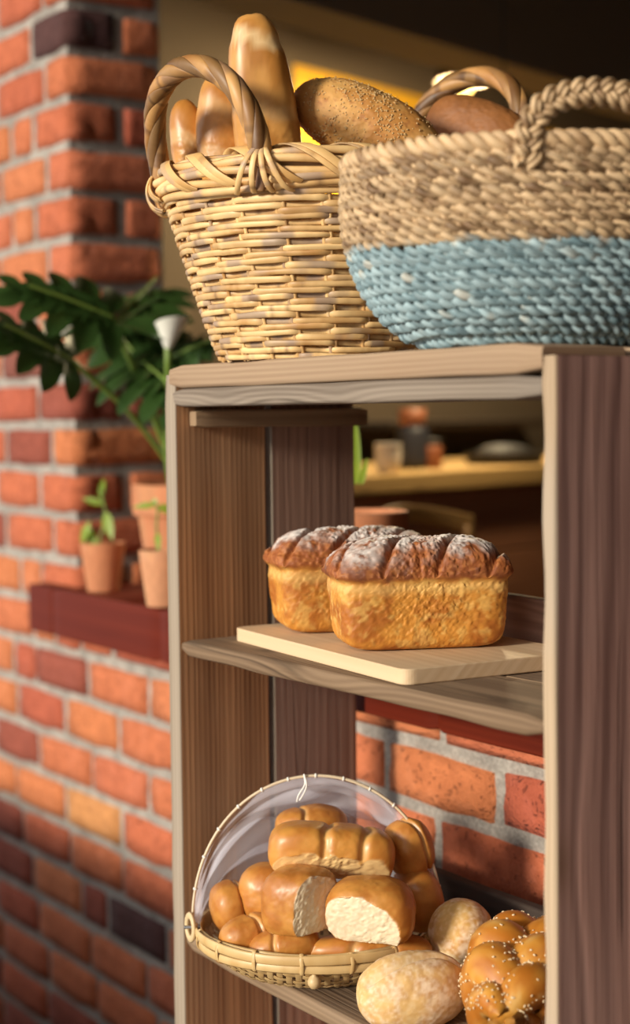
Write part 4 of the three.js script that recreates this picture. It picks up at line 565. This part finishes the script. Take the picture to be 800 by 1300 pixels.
// ---------------------------------------------------------------- pots and plants on the sill
const clayTex = tex(256, 256, (i, j) => { const a = fbm(i / 30, j / 30, 1, 4), b = fbm(i / 5, j / 5, 2, 2), bloom = sstep(0.52, 0.7, fbm(i / 60, j / 40, 5, 3)), q = 0.85 + 0.2 * a + 0.1 * (b - 0.5); return mix3([q, q, q], [1, 1.12, 1.3].map((x) => x * q), bloom * 0.5); }, true);
const clay = std([0.60, 0.235, 0.105], 0.85, { map: clayTex }), clayPale = std([0.66, 0.31, 0.155], 0.88, { map: clayTex }), soil = std([0.03, 0.02, 0.014], 0.95);
const leafMat = new THREE.MeshPhysicalMaterial({ color: lin(0.032, 0.075, 0.014), roughness: 0.38, side: THREE.DoubleSide, transmission: 0.2, thickness: 0 }), leafPale = new THREE.MeshPhysicalMaterial({ color: lin(0.26, 0.38, 0.03), roughness: 0.45, side: THREE.DoubleSide, transmission: 0.3, thickness: 0 }), stemMat = std([0.16, 0.25, 0.04], 0.5);
function pot(name, label, x, z, r, h, rimH, mat, group) {
  const t = thing(name, label, 'plant pot', [x, SILL_TOP, z], 0, group), rb = r * 0.66, re = r * 0.9;
  const pr = rimH > 0 ? [[0.001, 0], [rb, 0], [rb + 0.001, 0.002], [re, h - rimH], [r, h - rimH], [r * 1.02, h - 0.003], [r, h], [r - 0.008, h], [re - 0.008, h - rimH - 0.01], [rb - 0.004, 0.012], [0.001, 0.012]] : [[0.001, 0], [rb * 1.05, 0], [rb * 1.07, 0.002], [r, h - 0.002], [r - 0.001, h], [r - 0.005, h], [rb - 0.002, 0.01], [0.001, 0.01]];
  part('pot_body', lathe(pr, 44), mat, t); part('soil', new THREE.CylinderGeometry(r * 0.86, r * 0.8, 0.012, 28).translate(0, h - (rimH > 0 ? 0.022 : 0.014), 0), soil, t); return t;
}
const GP = 'terracotta pots on the window sill', p1 = at(128, 753, { y: SILL_TOP }), p3 = at(206, 772, { y: SILL_TOP });
const pot1 = pot('terracotta_pot', 'small terracotta pot with a yellow green seedling at the end of the sill', p1.x - 0.028, p1.z - 0.020, 0.0425, 0.092, 0, clay);
const pot3 = pot('terracotta_pot', 'small pale terracotta pot with a thin seedling beside the big pot', p3.x - 0.026, p3.z - 0.018, 0.042, 0.098, 0, clayPale);
const pa = at(232, 640, { z: -0.435 }), pb = at(335, 640, { z: -0.43 }), pc = at(452, 640, { z: -0.43 });
const potA = pot('terracotta_pot', 'big rimmed terracotta pot with the lobed leaf plant behind the small pots', pa.x, pa.z, 0.091, 0.205, 0.055, clay);
const potB = pot('terracotta_pot', 'rimmed terracotta pot mostly hidden behind the side planks', pb.x, pb.z, 0.078, 0.185, 0.05, clayPale);
const potC = pot('terracotta_pot', 'rimmed terracotta pot with upright green blades behind the tin loaves', pc.x, pc.z, 0.080, 0.178, 0.042, clay);
function ribbonLeaf(base, dir, up, L, W, droop, o = {}) {   // a plain leaf blade with a fold along the middle
  const n = 14, pos = [], idx = [], D = dir.clone().normalize(), S = V(0, 0, 0).crossVectors(D, up).normalize(), U = V(0, 0, 0).crossVectors(S, D).normalize();
  for (let i = 0; i <= n; i++) { const s = i / n, w = W * Math.pow(Math.sin(Math.PI * clamp(Math.pow(s, o.pow ?? 0.8), 0.02, 0.985)), o.sh ?? 0.9), c = base.clone().addScaledVector(D, L * s).addScaledVector(U, -droop * L * s * s); for (const k of [-1, 0, 1]) { const p = c.clone().addScaledVector(S, k * w).addScaledVector(U, Math.abs(k) * w * 0.25); pos.push(p.x, p.y, p.z); } }
  for (let i = 0; i < n; i++) for (let k = 0; k < 2; k++) { const a = i * 3 + k; idx.push(a, a + 1, a + 3, a + 1, a + 4, a + 3); }
  const g = new THREE.BufferGeometry(); g.setAttribute('position', new THREE.Float32BufferAttribute(pos, 3)); g.setIndex(idx); g.computeVertexNormals(); return g;
}
// a deeply lobed leaf: a central blade and lobes to both sides
function lobedLeaf(base, dir, up, L) {
  const D = dir.clone().normalize(), S = V(0, 0, 0).crossVectors(D, up).normalize(), U = V(0, 0, 0).crossVectors(S, D).normalize(), gs = [ribbonLeaf(base, D, U, L, L * 0.13, 0.25, { sh: 0.5 })];
  for (let k = 0; k < 5; k++) for (const sd of [-1, 1]) { const s = 0.04 + k * 0.17, c = base.clone().addScaledVector(D, L * s).addScaledVector(U, -0.25 * L * s * s), a = lerp(1.8, 0.62, k / 4), ll = L * lerp(0.46, 0.28, k / 4) * (k === 0 ? 0.85 : 1); gs.push(ribbonLeaf(c, D.clone().multiplyScalar(Math.cos(a)).addScaledVector(S, sd * Math.sin(a)), U, ll, ll * 0.27, 0.22, { pow: 1.2, sh: 0.6 })); if (k < 4) gs.push(ribbonLeaf(c.clone().addScaledVector(D, L * 0.07), D.clone().multiplyScalar(Math.cos(a - 0.3)).addScaledVector(S, sd * Math.sin(a - 0.3)), U, ll * 0.55, ll * 0.22, 0.2, { sh: 0.6 })); }
  return mergeGeometries(gs);
}
{
  const t = thing('lobed_leaf_plant', 'dark green plant with deeply lobed leaves spreading before the brick pier', 'plant', [pa.x, SILL_TOP + 0.18, pa.z]), loc = (u, v, d) => at(u, v, { depth: d }).sub(t.position);
  const toCam = FWD.clone().negate();
  const stem = (u, v, d, mu, mv, md) => { const e = loc(u, v, d), g = tube([V(0, 0, 0), V(-0.005, 0.03, 0.006), loc(mu, mv, md), e], 0.0052, { n: 20 }); part('leaf_stem', g, stemMat, t); return e; };
  const leaf = (e, u, v, d, up) => { const tip = loc(u, v, d), D = tip.clone().sub(e); const lf = part('leaf', lobedLeaf(e, D, up, D.length()), leafMat, t); part('midrib', tube([e, e.clone().addScaledVector(D, 0.4).add(V(0, 0.002, 0)), e.clone().addScaledVector(D, 0.75)], 0.0032, { n: 8 }), stemMat, lf); };
  let e = stem(92, 458, 2.70, 170, 530, 2.80); leaf(e, -25, 395, 2.58, V(0.62, 0.6, 0.5));
  e = stem(142, 402, 2.72, 180, 495, 2.82); leaf(e, 0, 348, 2.62, V(0.62, 0.6, 0.5));
  leaf(loc(146, 412, 2.72), 215, 335, 2.95, V(0.3, 0.9, 0.35)); 
  e = stem(176, 455, 2.85, 196, 520, 2.87); leaf(e, 235, 505, 2.62, V(0.7, 0.6, 0.5)); leaf(e, 110, 375, 2.95, V(0.4, 0.8, 0.4));
  e = stem(215, 455, 2.82, 214, 520, 2.87); leaf(e, 285, 425, 2.75, V(0.6, 0.7, 0.5)); leaf(e, 190, 390, 2.95, V(0.6, 0.7, 0.4));
}
{
  const f0 = at(213, 440, { depth: 2.70 }), t = thing('arum_lily', 'white arum lily flower on a green stalk beside the wicker basket', 'flower', [pa.x + 0.02, SILL_TOP + 0.18, pa.z + 0.03]), o = f0.clone().sub(t.position);
  part('stalk', tube([V(0, 0, 0), V(0.0, 0.06, 0.01), o.clone().add(V(0, -0.03, 0)), o], 0.006, { n: 18 }), stemMat, t);
  const pr = [[0.004, 0], [0.009, 0.008], [0.014, 0.02], [0.021, 0.036], [0.028, 0.050], [0.0285, 0.0505], [0.0205, 0.0365], [0.0135, 0.0205], [0.008, 0.0085]], g = lathe(pr, 28), p = g.attributes.position; for (let i = 0; i < p.count; i++) { const a = Math.atan2(p.getZ(i), p.getX(i)), y = p.getY(i); p.setY(i, y * (1 + 0.35 * Math.cos(a))); } g.computeVertexNormals(); g.rotateZ(-0.35); g.translate(o.x, o.y - 0.005, o.z);
  part('spathe', g, new THREE.MeshPhysicalMaterial({ color: lin(0.86, 0.86, 0.76), roughness: 0.5, side: THREE.DoubleSide }), t);
  part('spadix', new THREE.CapsuleGeometry(0.0035, 0.03, 4, 10).rotateZ(-0.35).translate(o.x + 0.008, o.y + 0.025, o.z), std([0.75, 0.5, 0.06], 0.7), t);
}
function seedling(name, label, p, base, stems, leaves) {
  const t = thing(name, label, 'plant', [p.position.x, SILL_TOP + base, p.position.z]), d0 = p.position.clone().sub(EYE).dot(FWD), loc = (u, v, dd = 0) => at(u, v, { depth: d0 + dd }).sub(t.position);
  for (const s of stems) part('stem', tube(s.map(([u, v]) => loc(u, v)), 0.0021, { n: 12, r: 6 }), stemMat, t);
  for (const [u, v, u2, v2, w, dd] of leaves) { const a = loc(u, v), b = loc(u2, v2, dd); part('leaf', ribbonLeaf(a, b.clone().sub(a), V(0.55, 0.35, 0.75), a.distanceTo(b), w, 0.12), leafPale, t); }
}
seedling('seedling', 'yellow green seedling in the small pot at the sill end', pot1, 0.078, [[[126, 700], [128, 680], [134, 655], [130, 632], [127, 618]]], [[131, 640, 104, 632, 0.007, 0.0], [129, 634, 130, 606, 0.007, 0.02], [134, 650, 141, 684, 0.011, -0.03], [128, 690, 100, 668, 0.004, 0.02], [122, 697, 108, 664, 0.010, 0.0], [104, 690, 112, 662, 0.008, -0.02]]);
seedling('seedling', 'thin drooping seedling in front of the big terracotta pot', pot3, 0.084, [[[199, 705], [200, 690], [199, 668], [200, 645], [196, 638]]], [[198, 641, 168, 643, 0.006, 0.0], [197, 640, 196, 632, 0.006, 0.0], [200, 643, 222, 650, 0.008, 0.0], [200, 676, 201, 698, 0.006, -0.02]]);
{
  const t = thing('bulb_plant', 'upright green blades growing in the pot behind the loaves', 'plant', [pc.x, SILL_TOP + 0.152, pc.z]), d0 = V(pc.x, SILL_TOP, pc.z).sub(EYE).dot(FWD), loc = (u, v, dd = 0) => at(u, v, { depth: d0 + dd }).sub(t.position);
  for (const [u0, u1, v1, w, dd] of [[452, 452, 535, 0.008, 0], [446, 436, 520, 0.009, 0.01], [458, 466, 582, 0.005, -0.01], [440, 420, 530, 0.009, 0.02]]) { const a = loc(u0, 615, dd), b = loc(u1, v1, dd); part('leaf', ribbonLeaf(a, b.clone().sub(a), V(0.8, 0.1, 0.55), a.distanceTo(b), w, 0.08, { pow: 0.6, sh: 0.5 }), leafPale, t); }
}
// ---------------------------------------------------------------- a dark cabinet added out of frame to shade the foot of the wall
{
  const t = thing('added_shade_cabinet', 'dark wooden cabinet added out of view to shade the foot of the brick wall', 'added_shade_cabinet', [-1.35, 0, 0.52]);
  addBoard('top', t, 'x', [-1.15, 0.77, -0.26], [0.82, 0.80, 0.26], M.ebony, { n: 8, r: 0.005 });
  for (const x of [-1.12, 0.765]) addBoard('side_panel', t, 'y', [x, 0, -0.24], [x + 0.03, 0.77, 0.24], M.ebony, { n: 6 });
  for (let i = 0; i < 3; i++) { const x = -1.09 + i * 0.6185; const d = addBoard('door', t, 'y', [x + 0.003, 0.06, 0.22], [x + 0.615, 0.765, 0.242], M.ebony, { n: 6, seed: i }); part('knob', new THREE.SphereGeometry(0.014, 12, 8).translate(x + 0.56, 0.5, 0.256), std([0.4, 0.3, 0.12], 0.3, { metalness: 0.9 }), d); }
  slab('back_panel', [-1.09, 0.04, -0.235], [0.765, 0.77, -0.22], roomPlaster, t); slab('plinth', [-1.09, 0, -0.2], [0.765, 0.06, 0.21], roomPlaster, t);
}

scene.traverse((o) => { if (o.isMesh) { o.castShadow = true; o.receiveShadow = true; } if (o.isLight) o.castShadow = true; });
renderer.render(scene, camera);
